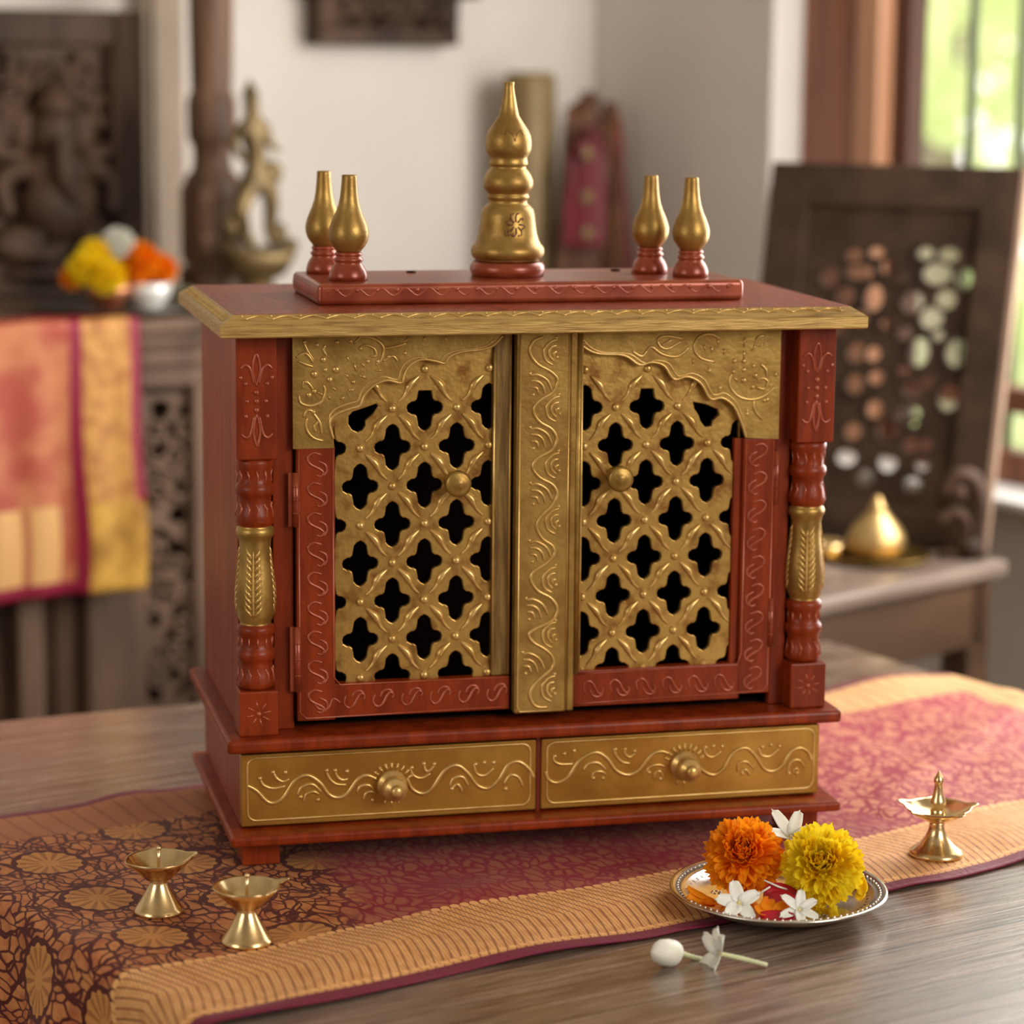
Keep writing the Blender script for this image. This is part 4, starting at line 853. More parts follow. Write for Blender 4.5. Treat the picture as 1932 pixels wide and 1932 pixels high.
def jasmine(c, axis, R, n, label, stem=None, phase=0, seed=1, width=.36, tilt=None, angs=None, droop=.0, group='white jasmine blossoms on the silver plate'):
    rnd = random.Random(seed); axis = Vector(axis).normalized(); q = axis.to_track_quat('Z', 'Y'); t = thing('jasmine_flower', c, label, 'flower', group)
    angs = angs or [phase+2*math.pi*k/n+rnd.uniform(-.12, .12) for k in range(n)]
    b = MB()
    for a in angs:
        tt = R_(tilt if tilt is not None else rnd.uniform(66, 82)); d = q @ Vector((math.sin(tt)*math.cos(a), math.sin(tt)*math.sin(a), math.cos(tt))); nl = q @ Vector((-math.cos(tt)*math.cos(a), -math.cos(tt)*math.sin(a), math.sin(tt)))
        petal(b, c+d*R*.08, d, nl, R*rnd.uniform(.88, 1.04), R*width*.5*1.1, -.14+droop, 0, 0, rnd, .8, 7)
    o = b.build('petals', M['jasmine'], t); md = o.modifiers.new('t', 'SOLIDIFY'); md.thickness = .0006
    b = MB(); b.lathe([(R*.10, -R*.02), (R*.13, R*.03), (R*.08, R*.06), (R*.03, R*.02)], c, 12, 0, q.to_matrix().to_4x4()); b.ball(c+axis*R*.05, R*.07, 0, 8); b.build('throat', M['jasmine_c'], t)
    if stem: b = MB(); b.tube(cr([c]+[c+Vector(p) for p in stem], 5), [.0016, .0019, .0016], 8); b.build('stem', M['stem'], t)
    return t
jasmine(rel(-.0350, -.045, .0140), tocam*.75+UPV*.70, .0185, 5, 'white jasmine blossom lying below the orange marigold', phase=R_(95), seed=2, width=.52, stem=[axis_ for axis_ in [(-tocam*.004-UPV*.004), (-tocam*.010-UPV*.007)]])
jasmine(rel(.0105, -.0545, .0125), tocam*.62+UPV*.8+rgt*.1, .0165, 6, 'white jasmine blossom lying below the yellow marigold', phase=R_(75), seed=5, width=.42, stem=[(-tocam*.004-UPV*.003), (-tocam*.009-UPV*.006)])
jasmine(rel(.0120, .028, .0440), tocam*.45+UPV*.9, .0260, 5, 'white jasmine blossom behind the two marigolds', seed=7, width=.36, angs=[R_(5), R_(70), R_(125), R_(190), R_(300)], tilt=58, stem=[(-UPV*.014), (-UPV*.030+rgt*.002)])
def loose(name, pts, mt, label, cat='petal', group=None, w=.006, L=.018, n_=None):
    rnd = random.Random(len(label)); c = pts[0][0]; t = None; b = MB()
    for (p, d, nn, L_, w_, cup) in pts: petal(b, p, Vector(d), Vector(nn), L_, w_, cup, 0, .0006, rnd, .8, 7)
    o = b.build(name, mt, None, origin=c); md = o.modifiers.new('t', 'SOLIDIFY'); md.thickness = .0005; return tag(o, label, cat, group)
loose('loose_petals', [(rel(-.058, -.022, .009), -rgt*.9+UPV*.25-tocam*.2, UPV, .018, .006, .2), (rel(-.052, -.030, .007), -rgt*.8-tocam*.1+UPV*.1, UPV+tocam*.3, .024, .0075, .15), (rel(-.048, -.036, .0065), rgt*.7+tocam*.5+UPV*.05, UPV, .017, .0065, .2), (rel(-.060, -.026, .0075), rgt*.8+tocam*.45, UPV, .020, .006, .25)], M['marigold_o'], 'cluster of loose orange petals at the left of the silver plate')
loose('rose_petal', [(rel(-.014, -.022, .0105), rgt*.9+tocam*.1, UPV*.8+tocam*.6, .030, .0130, -.12), (rel(-.012, -.028, .0085), rgt*.9+tocam*.3, UPV*.9+tocam*.5, .027, .0120, -.10)], M['petal_red'], 'deep red petals between the two marigolds')
loose('rose_petal', [(rel(-.020, -.058, .0075), rgt*.9+tocam*.15, UPV*.9+tocam*.4, .030, .0065, .05)], M['petal_red'], 'narrow red petal at the front of the silver plate')
loose('loose_petals', [(rel(-.014, -.052, .0100), rgt*.2-tocam*.9+UPV*.5, tocam+UPV*.5, .013, .006, .1), (rel(-.008, -.050, .0105), rgt*.9+UPV*.25-tocam*.2, tocam+UPV*.5, .015, .0048, .15), (rel(-.014, -.056, .009), -rgt*.6+UPV*.3-tocam*.6, tocam*.6+UPV, .012, .005, .1)], M['marigold_o'], 'orange petal tuft between the two front jasmine blossoms')
loose('loose_petals', [(rel(.064, -.018, .0125), -tocam*.95+UPV*.2+rgt*.1, UPV-rgt*.4, .022, .0045, .2), (rel(.061, -.024, .0105), -tocam*.95+UPV*.1+rgt*.2, UPV-rgt*.3, .020, .004, .1)], M['marigold_y'], 'thin yellow petals against the right rim of the plate')
b = MB(); p1 = rel(-.0130, -.0165, .0235); b.tube([p1, p1+rgt*.011-UPV*.0045+tocam*.002, p1+rgt*.0225-UPV*.0085], [.0007, .0009, .0006], 6); o = b.build('flower_stalk', M['jasmine'], origin=p1); tag(o, 'thin pale stalk sloping right above the red petals', 'stalk')
b = MB(); p2 = rel(-.0085, -.020, .0195); b.tube([p2, p2-rgt*.006-UPV*.004, p2-rgt*.0125-UPV*.0095], [.0007, .0009, .0006], 6); o = b.build('flower_stalk', M['jasmine'], origin=p2); tag(o, 'thin pale stalk sloping left above the red petals', 'stalk')
# bud and fallen blossom on the bare wood
pb = PZ(1262, 1797, .0105); t = thing('jasmine_bud', pb, 'closed white jasmine bud on the bare wood in front of the plate', 'flower')
ax = (PZ(1335, 1797, .004)-pb).normalized(); qx = ax.to_track_quat('Z', 'Y').to_matrix().to_4x4()
b = MB(); b.lathe([(.0006, -.0155), (.0035, -.0142), (.0072, -.0108), (.0095, -.0058), (.0102, 0), (.0095, .0045), (.0070, .0082), (.0042, .0105), (.0022, .0115)], pb, 20, 0, qx, lambda a, j, r, z: (r*(1+.05*math.sin(a*3+z*120)), z)); b.build('bud', M['jasmine'], t)
b = MB(); b.tube(cr([pb+ax*.010, pb+ax*.020-UPV*.003, pb+ax*.031-UPV*.0055], 5), [.0021, .0019, .0022], 8); b.build('stem', M['stem'], t)
pf = PZ(1360, 1800, .0090); t = jasmine(pf, -rgt*.9+UPV*.25+tocam*.4, .0205, 5, 'fallen white jasmine blossom with a green stem beside the closed bud', angs=[R_(60), R_(95), R_(150), R_(235), R_(290)], tilt=62, seed=3, width=.50, stem=[rgt*.016-UPV*.0035, rgt*.034-UPV*.0068+tocam*.004], group=None)

# ================================================================== BACKGROUND LEFT: SIDEBOARD
BF = 1.38                                       # front plane of the sideboard
ZS = PB(150, 606, BF)[1]; aL = PB(-140, 600, BF)[0]; aR = PB(620, 600, BF)[0]
sb = thing('carved_sideboard', RM((aL+aR)/2, 1.58, FLOOR), 'carved brown wooden sideboard against the back wall at the left', 'sideboard')
b = MB(ROT); b.box(aL, aR, BF-.01, BW-.04, ZS-.022, ZS, 0, .005); b.box(aL+.01, aR-.01, BF+.002, BW-.05, ZS-.04, ZS-.022, 0, .004); b.build('top_board', M['wood_grey'], sb)
z_m1 = PB(300, 660, BF)[1]; z_m2 = PB(300, 735, BF)[1]
b = MB(ROT); b.box(aL+.02, aR-.02, BF+.02, BW-.06, z_m2, ZS-.04, 0, .003)
for z_ in (ZS-.055, z_m1, z_m1-.018): b.tube([(aL+.02, BF+.016, z_), (aR-.02, BF+.016, z_)], .007, 8)
b.build('frieze', M['wood_grey'], sb)
ax_ = [PB(u, 1000, BF)[0] for u in (-130, 40, 150, 200, 262, 400, 600)]
b = MB(ROT)
for i_, u in enumerate((-120, 60, 205, 258, 395)):
    a_ = PB(u, 1000, BF)[0]; w_ = .018 if u != 205 else .028; b.box(a_-w_, a_+w_, BF+.01, BF+.05, FLOOR, z_m2, 0, .005)
b.box(aL+.02, aR-.02, BF+.02, BF+.05, FLOOR+.08, FLOOR+.16, 0, .004); b.box(aL+.02, aR-.02, BF+.30, BF+.32, FLOOR, z_m2, 0)
b.build('stile_frame', M['wood_grey'], sb)
def spiral(b, c, r, mx2, turns=1.4, tube_r=.006, mi=0, sg=1, ph=0):
    P = []
    for i in range(13): t_ = i/12; a = ph+sg*turns*2*math.pi*t_; rr = r*(1-.8*t_); P.append(mx2(c[0]+math.cos(a)*rr, c[1]+math.sin(a)*rr))
    b.tube(P, [tube_r, tube_r, tube_r*.8], 6, mi)
def carved_sheet(parent, name, a_0, a_1, z_0, z_1, bpl, seed, mt, n=26, hr=.012, tr=.0055):
    rnd = random.Random(seed); holes = []; tries = 0
    while len(holes) < n and tries < 2000:
        tries += 1; c = (rnd.uniform(a_0+.02, a_1-.02), rnd.uniform(z_0+.02, z_1-.02)); r = rnd.uniform(.6, 1.3)*hr
        if all((c[0]-h[0])**2+(c[1]-h[1])**2 > (r+h[2]+.004)**2 for h in holes) and a_0+r < c[0] < a_1-r and z_0+r < c[1] < z_1-r: holes.append((c[0], c[1], r))
    H = [[(h[0]+math.cos(q*math.pi/5)*h[2]*(1+.3*math.cos(q*2+h[0]*99)), h[1]+math.sin(q*math.pi/5)*h[2]) for q in range(10)] for h in holes]
    b = MB(ROT); b.mesh(sheet([(a_0, z_0), (a_1, z_0), (a_1, z_1), (a_0, z_1)], H, .014, .002), lambda c: Vector((c.x, bpl-c.z, c.y)))
    b.box(a_0, a_1, bpl+.010, bpl+.014, z_0, z_1, 1)
    for k in range(int(n*1.1)):
        c = (rnd.uniform(a_0+.02, a_1-.02), rnd.uniform(z_0+.03, z_1-.03)); spiral(b, c, rnd.uniform(.016, .03), lambda x, z: Vector((min(max(x, a_0), a_1), bpl-.012, z)), 1.1, tr, 0, rnd.choice((-1, 1)), rnd.uniform(0, 6))
    return b.build(name, [mt, M['hole_shade']], parent)
carved_sheet(sb, 'carved_door_panel', PB(262, 1000, BF)[0]+.012, PB(392, 1000, BF)[0]+.01, FLOOR+.14, z_m2-.01, BF+.035, 3, M['wood_grey'], 44, .0155, .004)
carved_sheet(sb, 'carved_door_panel', PB(400, 1000, BF)[0]+.02, aR-.03, FLOOR+.14, z_m2-.01, BF+.035, 4, M['wood_grey'], 30, .016)
b = MB(ROT)
for u0, u1 in ((-110, 50), (70, 195)):
    a_0 = PB(u0, 1000, BF)[0]+.012; a_1 = PB(u1, 1000, BF)[0]-.012; b.box(a_0, a_1, BF+.035, BF+.045, FLOOR+.15, z_m2, 0, .002); b.box(a_0+.02, a_1-.02, BF+.028, BF+.037, FLOOR+.2, z_m2-.05, 0, .004)
b.build('plain_door_panel', M['wood_dark'], sb)
# hanging silk runner
def runner():
    b = MB(); aR_ = PB(258, 850, BF-.012)[0]; zb = PB(140, 1118, BF-.02)[1]; Wd = .42; uv = []; ns = 70; nt_ = 60; top = ZS+.003; Lh = top-zb; back = .05
    for i in range(ns+1):
        s = i/ns*Wd
        for j in range(nt_+1):
            t_ = j/nt_*(Lh+back)
            w = .006*math.sin(s*38)+.004*math.sin(s*90+1)
            if t_ < Lh: z = zb+t_; k = 1-t_/Lh; p = (aR_-s+.006*math.sin(t_*20)*k, BF-.026-w*k-(.008*k), z-(.02 if s < .085 and False else 0))
            else: p = (aR_-s, BF-.024+(t_-Lh), top+.0015+.001*math.sin(s*60))
            b.v.append(ROT @ Vector(p)); uv.append((s, t_))
    for i in range(ns):
        for j in range(nt_): a_ = i*(nt_+1)+j; b.f.append([a_, a_+1, a_+nt_+2, a_+nt_+1]); b.m.append(0); b.sm.append(True)
    b.uv = uv; o = b.build('silk_runner', M['runner']); md = o.modifiers.new('t', 'SOLIDIFY'); md.thickness = .0015; md.offset = 0
    tag(o, 'rust and gold silk runner hanging over the front of the sideboard', 'cloth')
runner()
# carved panel with a seated figure
bp_ = 1.74; a_0, zt_ = PB(-60, 16, bp_); a_1, zt2_ = PB(262, 26, bp_); a_0 = a_1-.36
cp = thing('carved_wall_panel', RM((a_0+a_1)/2, bp_, ZS), 'tall carved dark wood panel of a seated figure standing on the sideboard at the left', 'carving')
b = MB(ROT); fw_ = .045; b.box(a_0, a_0+fw_, bp_-.02, bp_+.02, ZS, zt_, 0, .006); b.box(a_1-fw_, a_1, bp_-.02, bp_+.02, ZS, zt_, 0, .006); b.box(a_0+fw_, a_1-fw_, bp_-.02, bp_+.02, zt_-.05, zt_, 0, .006); b.box(a_0+fw_, a_1-fw_, bp_-.03, bp_+.02, ZS, ZS+.10, 0, .006); b.tube([(a_1-.05, bp_-.022, ZS+.1), (a_1-.05, bp_-.022, zt_-.05)], .006, 8)
b.build('frame', M['wood_dark'], cp)
rnd = random.Random(12); ca = (a_0+a_1)/2; cz = (ZS+zt_)/2
o = carved_sheet(cp, 'scroll_carving', a_0+fw_, a_1-fw_, ZS+.10, zt_-.05, bp_+.002, 21, M['wood_dark'], 60, .0135)
b = MB(ROT); A0 = PB(95, 300, bp_)[0]; H0 = PB(95, 250, bp_)[1]; u_ = .001*1.0
b.ball((A0, bp_-.02, H0), .036, 0, 14, (1, .7, 1.1)); b.ball((A0-.042, bp_-.012, H0+.002), .026, 0, 12, (.9, .35, 1.2)); b.ball((A0+.042, bp_-.012, H0+.002), .026, 0, 12, (.9, .35, 1.2)); b.lathe([(.034, H0+.03), (.028, H0+.045), (.018, H0+.06), (.004, H0+.078)], (A0, bp_-.015, 0), 16)
b.tube(cr([(A0, bp_-.045, H0-.01), (A0-.004, bp_-.055, H0-.045), (A0+.004, bp_-.055, H0-.08), (A0+.024, bp_-.05, H0-.10), (A0+.034, bp_-.05, H0-.085)], 5), [.016, .012, .008], 10)
b.ball((A0, bp_-.025, H0-.105), .055, 0, 16, (1, .6, 1)); b.ball((A0, bp_-.02, H0-.055), .05, 0, 14, (1.1, .5, .7))
for sg in (-1, 1):
    b.tube(cr([(A0+sg*.045, bp_-.02, H0-.045), (A0+sg*.085, bp_-.02, H0-.07), (A0+sg*.078, bp_-.035, H0-.115)], 5), [.017, .015, .011], 8)
    b.tube(cr([(A0+sg*.045, bp_-.012, H0-.035), (A0+sg*.095, bp_-.012, H0-.02), (A0+sg*.10, bp_-.02, H0+.03)], 5), [.014, .012, .009], 8)
    b.tube(cr([(A0+sg*.03, bp_-.025, H0-.155), (A0+sg*.092, bp_-.03, H0-.158), (A0+sg*.02, bp_-.05, H0-.175)], 5), [.026, .024, .015], 8)
b.ball((A0, bp_-.02, H0-.20), .1, 0, 14, (1, .35, .2))
b.build('seated_figure', M['wood_dark'], cp)
# pillar
bpi = 1.62; ap, _ = PB(400, 300, bpi); kp = 1/ (F_PX/3.75)
pl = thing('carved_pillar', RM(ap, bpi, ZS), 'tall turned wooden pillar standing on the sideboard beside the carved panel', 'pillar')
zz = lambda v: PB(400, v, bpi)[1]
b = MB(ROT); cz_ = Vector((ap, bpi, 0))
prof = [(52, 530), (54, 500), (50, 490), (44, 480), (42, 470), (46, 455), (48, 400), (50, 345), (46, 330), (38, 320), (36, 300), (37, 275), (44, 265), (46, 255), (46, 235), (47, 200), (44, 180), (38, 172), (37, 160), (38, 100), (39, 40), (40, -40), (41, -140)]
b.lathe([(r*kp, zz(v)) for r, v in prof], cz_, 16, 0, None, lambda a, j, r, z: (r*(1+(.06*abs(math.sin(a*4)) if j > 17 or 6 <= j <= 8 else 0)), z)); b.build('shaft', M['wood_pillar'], pl)
b = MB(ROT); s_ = 50*kp; b.box(ap-s_, ap+s_, bpi-s_, bpi+s_, ZS, zz(505), 0, .004)
b.box(ap-s_*.96, ap+s_*.96, bpi-s_*.96, bpi+s_*.96, zz(495), zz(350), 0, .006)
for k in range(14): spiral(b, (ap+random.uniform(-.5, .5)*s_, zz(random.uniform(370, 480))), .014, lambda x, z: Vector((x, bpi-s_*.98, z)), 1.2, .004)
b.build('pillar_base', M['wood_pillar'], pl)
# bronze figurine
bs = 1.50; q_ = lambda u, v, db=0: ROT @ Vector((PB(u, v, bs)[0], bs+db, PB(u, v, bs)[1]))
kk = 3.75/F_PX
stt = thing('bronze_figurine', ROT @ Vector((PB(480, 500, bs)[0], bs, ZS)), 'tarnished brass dancing figurine on a boat-shaped base beside the pillar', 'figurine')
nodes = [(q_(488, 345), 23.0*kk), (q_(484, 305), 18.9*kk), (q_(478, 262), 23.0*kk), (q_(476, 235), 23.0*kk), (q_(476, 218), 10.8*kk), (q_(474, 198), 17.6*kk), (q_(472, 180), 13.5*kk),
         (q_(500, 240), 10.8*kk), (q_(506, 268), 9.5*kk), (q_(522, 284), 6.8*kk), (q_(530, 282), 5.4*kk), (q_(454, 242), 10.8*kk), (q_(440, 275), 9.5*kk), (q_(452, 305, -.02), 6.8*kk),
         (q_(510, 350), 18.9*kk), (q_(512, 395), 14.9*kk), (q_(508, 440), 12.2*kk), (q_(514, 462, -.01), 9.5*kk), (q_(466, 355), 20.2*kk), (q_(446, 400, -.01), 17.6*kk), (q_(462, 445), 13.5*kk), (q_(476, 466, -.01), 10.8*kk)]
edges = [(0, 1), (1, 2), (2, 3), (3, 4), (4, 5), (5, 6), (3, 7), (7, 8), (8, 9), (9, 10), (3, 11), (11, 12), (12, 13), (0, 14), (14, 15), (15, 16), (16, 17), (0, 18), (18, 19), (19, 20), (20, 21)]
b = MB(); b.mesh(skin(nodes, edges, 2), None, 0, True); b.ball(q_(474, 186), 15*kk, 0, 12, (1, 1, .9)); b.lathe([(15*kk, 0), (13*kk, .008), (6*kk, .016), (2*kk, .022)], q_(472, 180), 14)
b.ball(q_(512, 325), 22*kk, 0, 12, (1, .7, 1)); b.ball(q_(528, 440), 15*kk, 0, 10, (1, .8, 1.4)); b.ball(q_(436, 430), 16*kk, 0, 10, (1, .8, 1.6))
b.build('body', M['bronze'], stt)
b = MB(ROT); c0 = Vector((PB(485, 500, bs)[0], bs, ZS)); hh = PB(485, 470, bs)[1]-ZS
zt5 = lambda v: PB(485, v, bs)[1]
b.lathe([(46*kk, ZS), (48*kk, ZS+.006), (34*kk, ZS+.014), (30*kk, zt5(528)), (48*kk, zt5(518)), (66*kk, zt5(500)), (72*kk, zt5(478)), (68*kk, zt5(472)), (50*kk, zt5(484)), (.001, zt5(486))], (c0.x, c0.y, 0), 32, 0, None, lambda a, j, r, z: (r*(1+(.12*math.cos(2*a) if j > 3 else 0)), z+(.016*abs(math.cos(a))**3 if 4 < j < 9 else 0))); b.build('base', M['bronze'], stt)
# tray, bowls and blossoms on the sideboard
bt = 1.47
def onsb(u, db=0.0, dz=0.0): a_ = PB(u, 560, bt)[0]; return ROT @ Vector((a_, bt+db, ZS+dz))
def bowl(u, db, r, h, mt, label, dz=0.0):
    c = onsb(u, db, dz); b = MB(); b.lathe([(r*.5, 0), (r*.55, .003), (r*.75, h*.25), (r*.97, h*.65), (r, h), (r*.95, h), (r*.9, h*.65), (r*.68, h*.28), (.001, h*.18)], c, 28); o = b.build('small_bowl', mt, origin=c); return tag(o, label, 'bowl')
c = onsb(225, .0); b = MB(); b.lathe([(.07, 0), (.085, .003), (.118, .010), (.120, .0125), (.117, .0125), (.085, .006), (.001, .004)], c, 40); tag(b.build('offering_tray', M['silver_dark'], origin=c), 'dark metal tray under the bowls on the sideboard', 'tray')
bowl(187, -.035, .032, .040, M['copper'], 'copper bowl of yellow flowers on the sideboard tray', .006); bowl(262, -.035, .031, .037, mat('white_metal', (.85, .85, .82), None, metal=.3, rough=.3), 'bright silver bowl of orange flowers on the sideboard tray', .006)
bgf = [(165, 505, .030, 'y', 'yellow marigold at the left of the sideboard bowls', -.04), (200, 520, .030, 'y', 'yellow marigold low over the copper bowl', -.055), (180, 480, .027, 'y', 'topmost yellow marigold over the copper bowl', -.02), (140, 522, .022, 'o', 'deep orange marigold at the far left of the tray', -.02),
       (262, 490, .032, 'o', 'upper orange marigold over the silver bowl', -.03), (300, 508, .028, 'o', 'orange marigold at the right side of the silver bowl', -.03), (248, 515, .027, 'o', 'orange marigold between the copper and silver bowls', -.03), (222, 458, .026, 'w', 'white blossom on top of the heap of marigolds', -.02)]
for (u, v, r, k, lb, db) in bgf:
    a_, z_ = PB(u, v, bt+db); marigold(ROT @ Vector((a_, bt+db, z_)), tocam*.6+UPV*.8, r*.95, {'y': M['marigold_y'], 'o': M['marigold_o'], 'w': M['jasmine']}[k], {'y': M['marigold_yc'], 'o': M['marigold_oc'], 'w': M['jasmine_c']}[k], int(u), lb, 'blossom', 'heaped blossoms on the sideboard tray')
c = onsb(345, -.01, .004); b = MB()
for k in range(6): a = k*.9; petal(b, c+Vector((0, 0, .004*k)), Vector((math.cos(a), math.sin(a), .25)), UPV, .045, .014, -.1, 0, 0, random, .8, 6)
tag(b.build('loose_leaves', M['leaf_bg'], origin=c), 'dull green leaves lying right of the flower bowls', 'leaves')
# carving hanging above
bh = BW-.03; a_0, zb_ = PB(592, 84, bh); a_1, _ = PB(855, 92, bh); zt_ = zb_+.30; a_2 = PB(892, 2, bh)[0]
hc = thing('hanging_carving', RM((a_0+a_1)/2, bh, zb_), 'carved dark wood piece hanging high on the back wall, cut off by the top edge', 'carving')
b = MB(ROT); b.box(a_0, a_1, bh-.02, bh+.028, zb_, zb_+.028, 0, .004); b.box(a_0, a_0+.03, bh-.02, bh+.028, zb_+.028, zt_, 0, .004); b.box(a_1-.03, a_1, bh-.02, bh+.028, zb_+.028, zt_, 0, .004); b.box(a_0-.01, a_2, bh-.03, bh+.028, zb_+.075, zb_+.10, 0, .004); b.box(a_0+.03, a_1-.03, bh+.01, bh+.028, zb_+.028, zt_, 0)
b.build('frame', M['wood_dark'], hc)
b = MB(ROT)
for k in range(9): spiral(b, (a_0+.045+(a_1-a_0-.09)*k/8, zb_+.055+.015*(k % 2)), .024, lambda x, z: Vector((x, bh-.012, z)), 1.3, .008, 0, (-1)**k, k)
b.build('scroll_carving', M['wood_dark'], hc)
# fabric rolls in the corner
bc = 1.68
a_0, zt_ = PB(990, 137, bc); a_1, _ = PB(1074, 137, bc); r_ = (a_1-a_0)/2; am = (a_0+a_1)/2
b = MB(ROT); bc += .05; b.lathe([(r_*.9, FLOOR), (r_, FLOOR+.02), (r_*1.02, -.1), (r_, .3), (r_*.98, zt_-.012), (r_*.85, zt_), (r_*.4, zt_), (r_*.3, zt_-.02)], (am, bc, 0), 24, 0, None, lambda a, j, r, z: (r*(1+.04*math.sin(a*5)), z))
tag(b.build('fabric_roll', M['saree_gold'], origin=RM(am, bc, FLOOR)), 'tall gold fabric roll standing in the corner behind the shrine', 'fabric')
bc -= .05; a_0, zt_ = PB(1072, 172, bc-.02); a_1, _ = PB(1150, 172, bc-.02); am = (a_0+a_1)/2+.004
sr = thing('draped_saree', RM(am+.02, bc-.03, FLOOR), 'crimson and rust silk saree draped upright in the corner right of the gold roll', 'fabric')
def fold(a0t, a1t, a0b, a1b, zt, mt, db, name, zb=FLOOR):
    b = MB(ROT); n = 18; m_ = 30
    for j in range(m_+1):
        t_ = j/m_; z = zt+(zb-zt)*t_; kk_ = min(1, t_*3.6)
        for i in range(n+1):
            s = i/n; a_ = (a0t+(a1t-a0t)*s)*(1-kk_)+(a0b+(a1b-a0b)*s)*kk_; dome = -.05*(1-math.sin(math.pi*s))*(1-min(1, t_*6)) if t_ < .2 else 0
            b.v.append(ROT @ Vector((a_, bc-.03+db-.016*math.sin(s*math.pi)-.006*math.sin(s*20+t_*2), z+dome)))
    for j in range(m_):
        for i in range(n): q = j*(n+1)+i; b.f.append([q, q+n+1, q+n+2, q+1]); b.m.append(0); b.sm.append(True)
    o = b.build(name, mt, sr); md = o.modifiers.new('t', 'SOLIDIFY'); md.thickness = .012; return o
A = lambda u: PB(u, 300, bc-.03)[0]
fold(A(1076), A(1152), A(1056), A(1172), zt_, M['saree_rust'], .02, 'rust_layer'); fold(A(1082), A(1120), A(1060), A(1132), PB(1100, 235, bc)[1], M['saree_red'], -.014, 'crimson_layer', PB(1100, 460, bc)[1]); fold(A(1128), A(1158), A(1150), A(1200), PB(1150, 190, bc)[1], M['saree_rust'], .004, 'side_fold'); fold(A(1153), A(1160), A(1192), A(1212), PB(1150, 215, bc)[1], M['saree_red'], .016, 'border_layer')
for v in (290, 372, 440): b = MB(ROT); a_, z_ = PB(1105, v, bc-.06); b.ball((a_, bc-.066, z_), .011, 0, 10, (1, .3, 1)); b.build('gold_motif', M['saree_gold'], sr)

# ================================================================== BACKGROUND RIGHT: BENCH, JALI PANEL, LOTA
ZB = .02; cn = PZ(1905, 1056, ZB); d2 = (PZ(1850, 1040, ZB)-cn); d2 = (PZ(1700, 985, ZB)-cn).normalized() if False else Vector((-math.sin(R_(30)), math.cos(R_(30)), 0)); d1 = Vector((math.cos(R_(30)), math.sin(R_(30)), 0))
BM_ = Matrix(((d1.x, d2.x, 0, cn.x), (d1.y, d2.y, 0, cn.y), (0, 0, 1, 0), (0, 0, 0, 1)))
bn = thing('wooden_bench', cn-d1*.35+d2*.2+Vector((0, 0, FLOOR-ZB)), 'brown wooden bench with a worn grey top by the window', 'bench')
b = MB(BM_); b.box(-.72, 0, 0, .36, ZB-.022, ZB, 0, .006); b.build('seat_board', M['bench_top'], bn)
b = MB(BM_); b.box(-.70, -.03, .012, .034, ZB-.11, ZB-.022, 0, .003); b.box(-.70, -.03, .32, .342, ZB-.11, ZB-.022, 0, .003); b.box(-.042, -.02, .02, .34, ZB-.11, ZB-.022, 0, .003); b.build('apron', M['bench'], bn)
for x_ in (-.70, -.065):
    for y_ in (.012, .30): b = MB(BM_); b.box(x_, x_+.045, y_, y_+.045, FLOOR, ZB-.022, 0, .004); b.build('leg', M['bench'], bn)
# pierced panel: stands on the bench, leans towards the window wall
ptl = Vector(); zt_ = None
br = PZ(1850, 1042, ZB+.0012); w_dir = (d2*.92-d1*.39).normalized()
rr_ = ray(1932, 318); up_dir = None
# top right corner lies above a point shifted towards the window
hgt = .50; best = None
for k in range(60):
    sh = k*.004; base = br+d1*sh; tpar = (base-CAM).dot(w_dir.cross(Vector((0, 0, 1))))/rr_.dot(w_dir.cross(Vector((0, 0, 1)))); P_ = CAM+rr_*tpar
    e = abs((P_-base).dot(w_dir))
    if best is None or e < best[0]: best = (e, P_)
TRc = best[1]; up_dir = (TRc-br); PH = up_dir.length; up_dir.normalize()
tl = ray(1462, 302); nrm = w_dir.cross(up_dir).normalized(); tl = CAM+tl*((br-CAM).dot(nrm)/tl.dot(nrm)); PWD = (tl-TRc).dot(w_dir)
PM = Matrix(((w_dir.x, up_dir.x, nrm.x, br.x), (w_dir.y, up_dir.y, nrm.y, br.y), (w_dir.z, up_dir.z, nrm.z, br.z), (0, 0, 0, 1)))
sgn = 1 if nrm.dot(CAM-br) > 0 else -1
def pxp(u, v): r = ray(u, v); p = CAM+r*((br-CAM).dot(nrm)/r.dot(nrm))-br; return (p.dot(w_dir), p.dot(up_dir))
holes = []
HP = [(1588, 465, 14, 12), (1630, 462, 12, 10), (1722, 468, 14, 12), (1765, 474, 17, 14), (1745, 508, 24, 20), (1796, 520, 14, 20), (1545, 505, 14, 18), (1600, 498, 22, 14), (1655, 490, 14, 16), (1672, 512, 18, 14), (1575, 542, 14, 18), (1628, 548, 15, 24), (1702, 560, 18, 20), (1763, 558, 17, 18), (1605, 585, 12, 14), (1738, 592, 24, 26), (1657, 598, 12, 12), (1690, 618, 12, 12), (1752, 625, 12, 12), (1718, 655, 16, 26), (1788, 660, 18, 26), (1600, 650, 14, 18), (1600, 710, 14, 18),
      (1708, 725, 16, 16), (1737, 714, 14, 18), (1777, 745, 17, 24), (1640, 760, 14, 16), (1700, 770, 22, 14), (1600, 800, 14, 16), (1665, 800, 16, 20), (1712, 790, 13, 13), (1590, 850, 17, 15), (1668, 862, 16, 18), (1710, 832, 13, 14), (1738, 832, 12, 14), (1627, 890, 14, 15), (1716, 908, 15, 14), (1733, 870, 12, 12), (1640, 700, 13, 13), (1632, 655, 12, 14), (1560, 600, 12, 15), (1690, 690, 10, 10)]
used = []
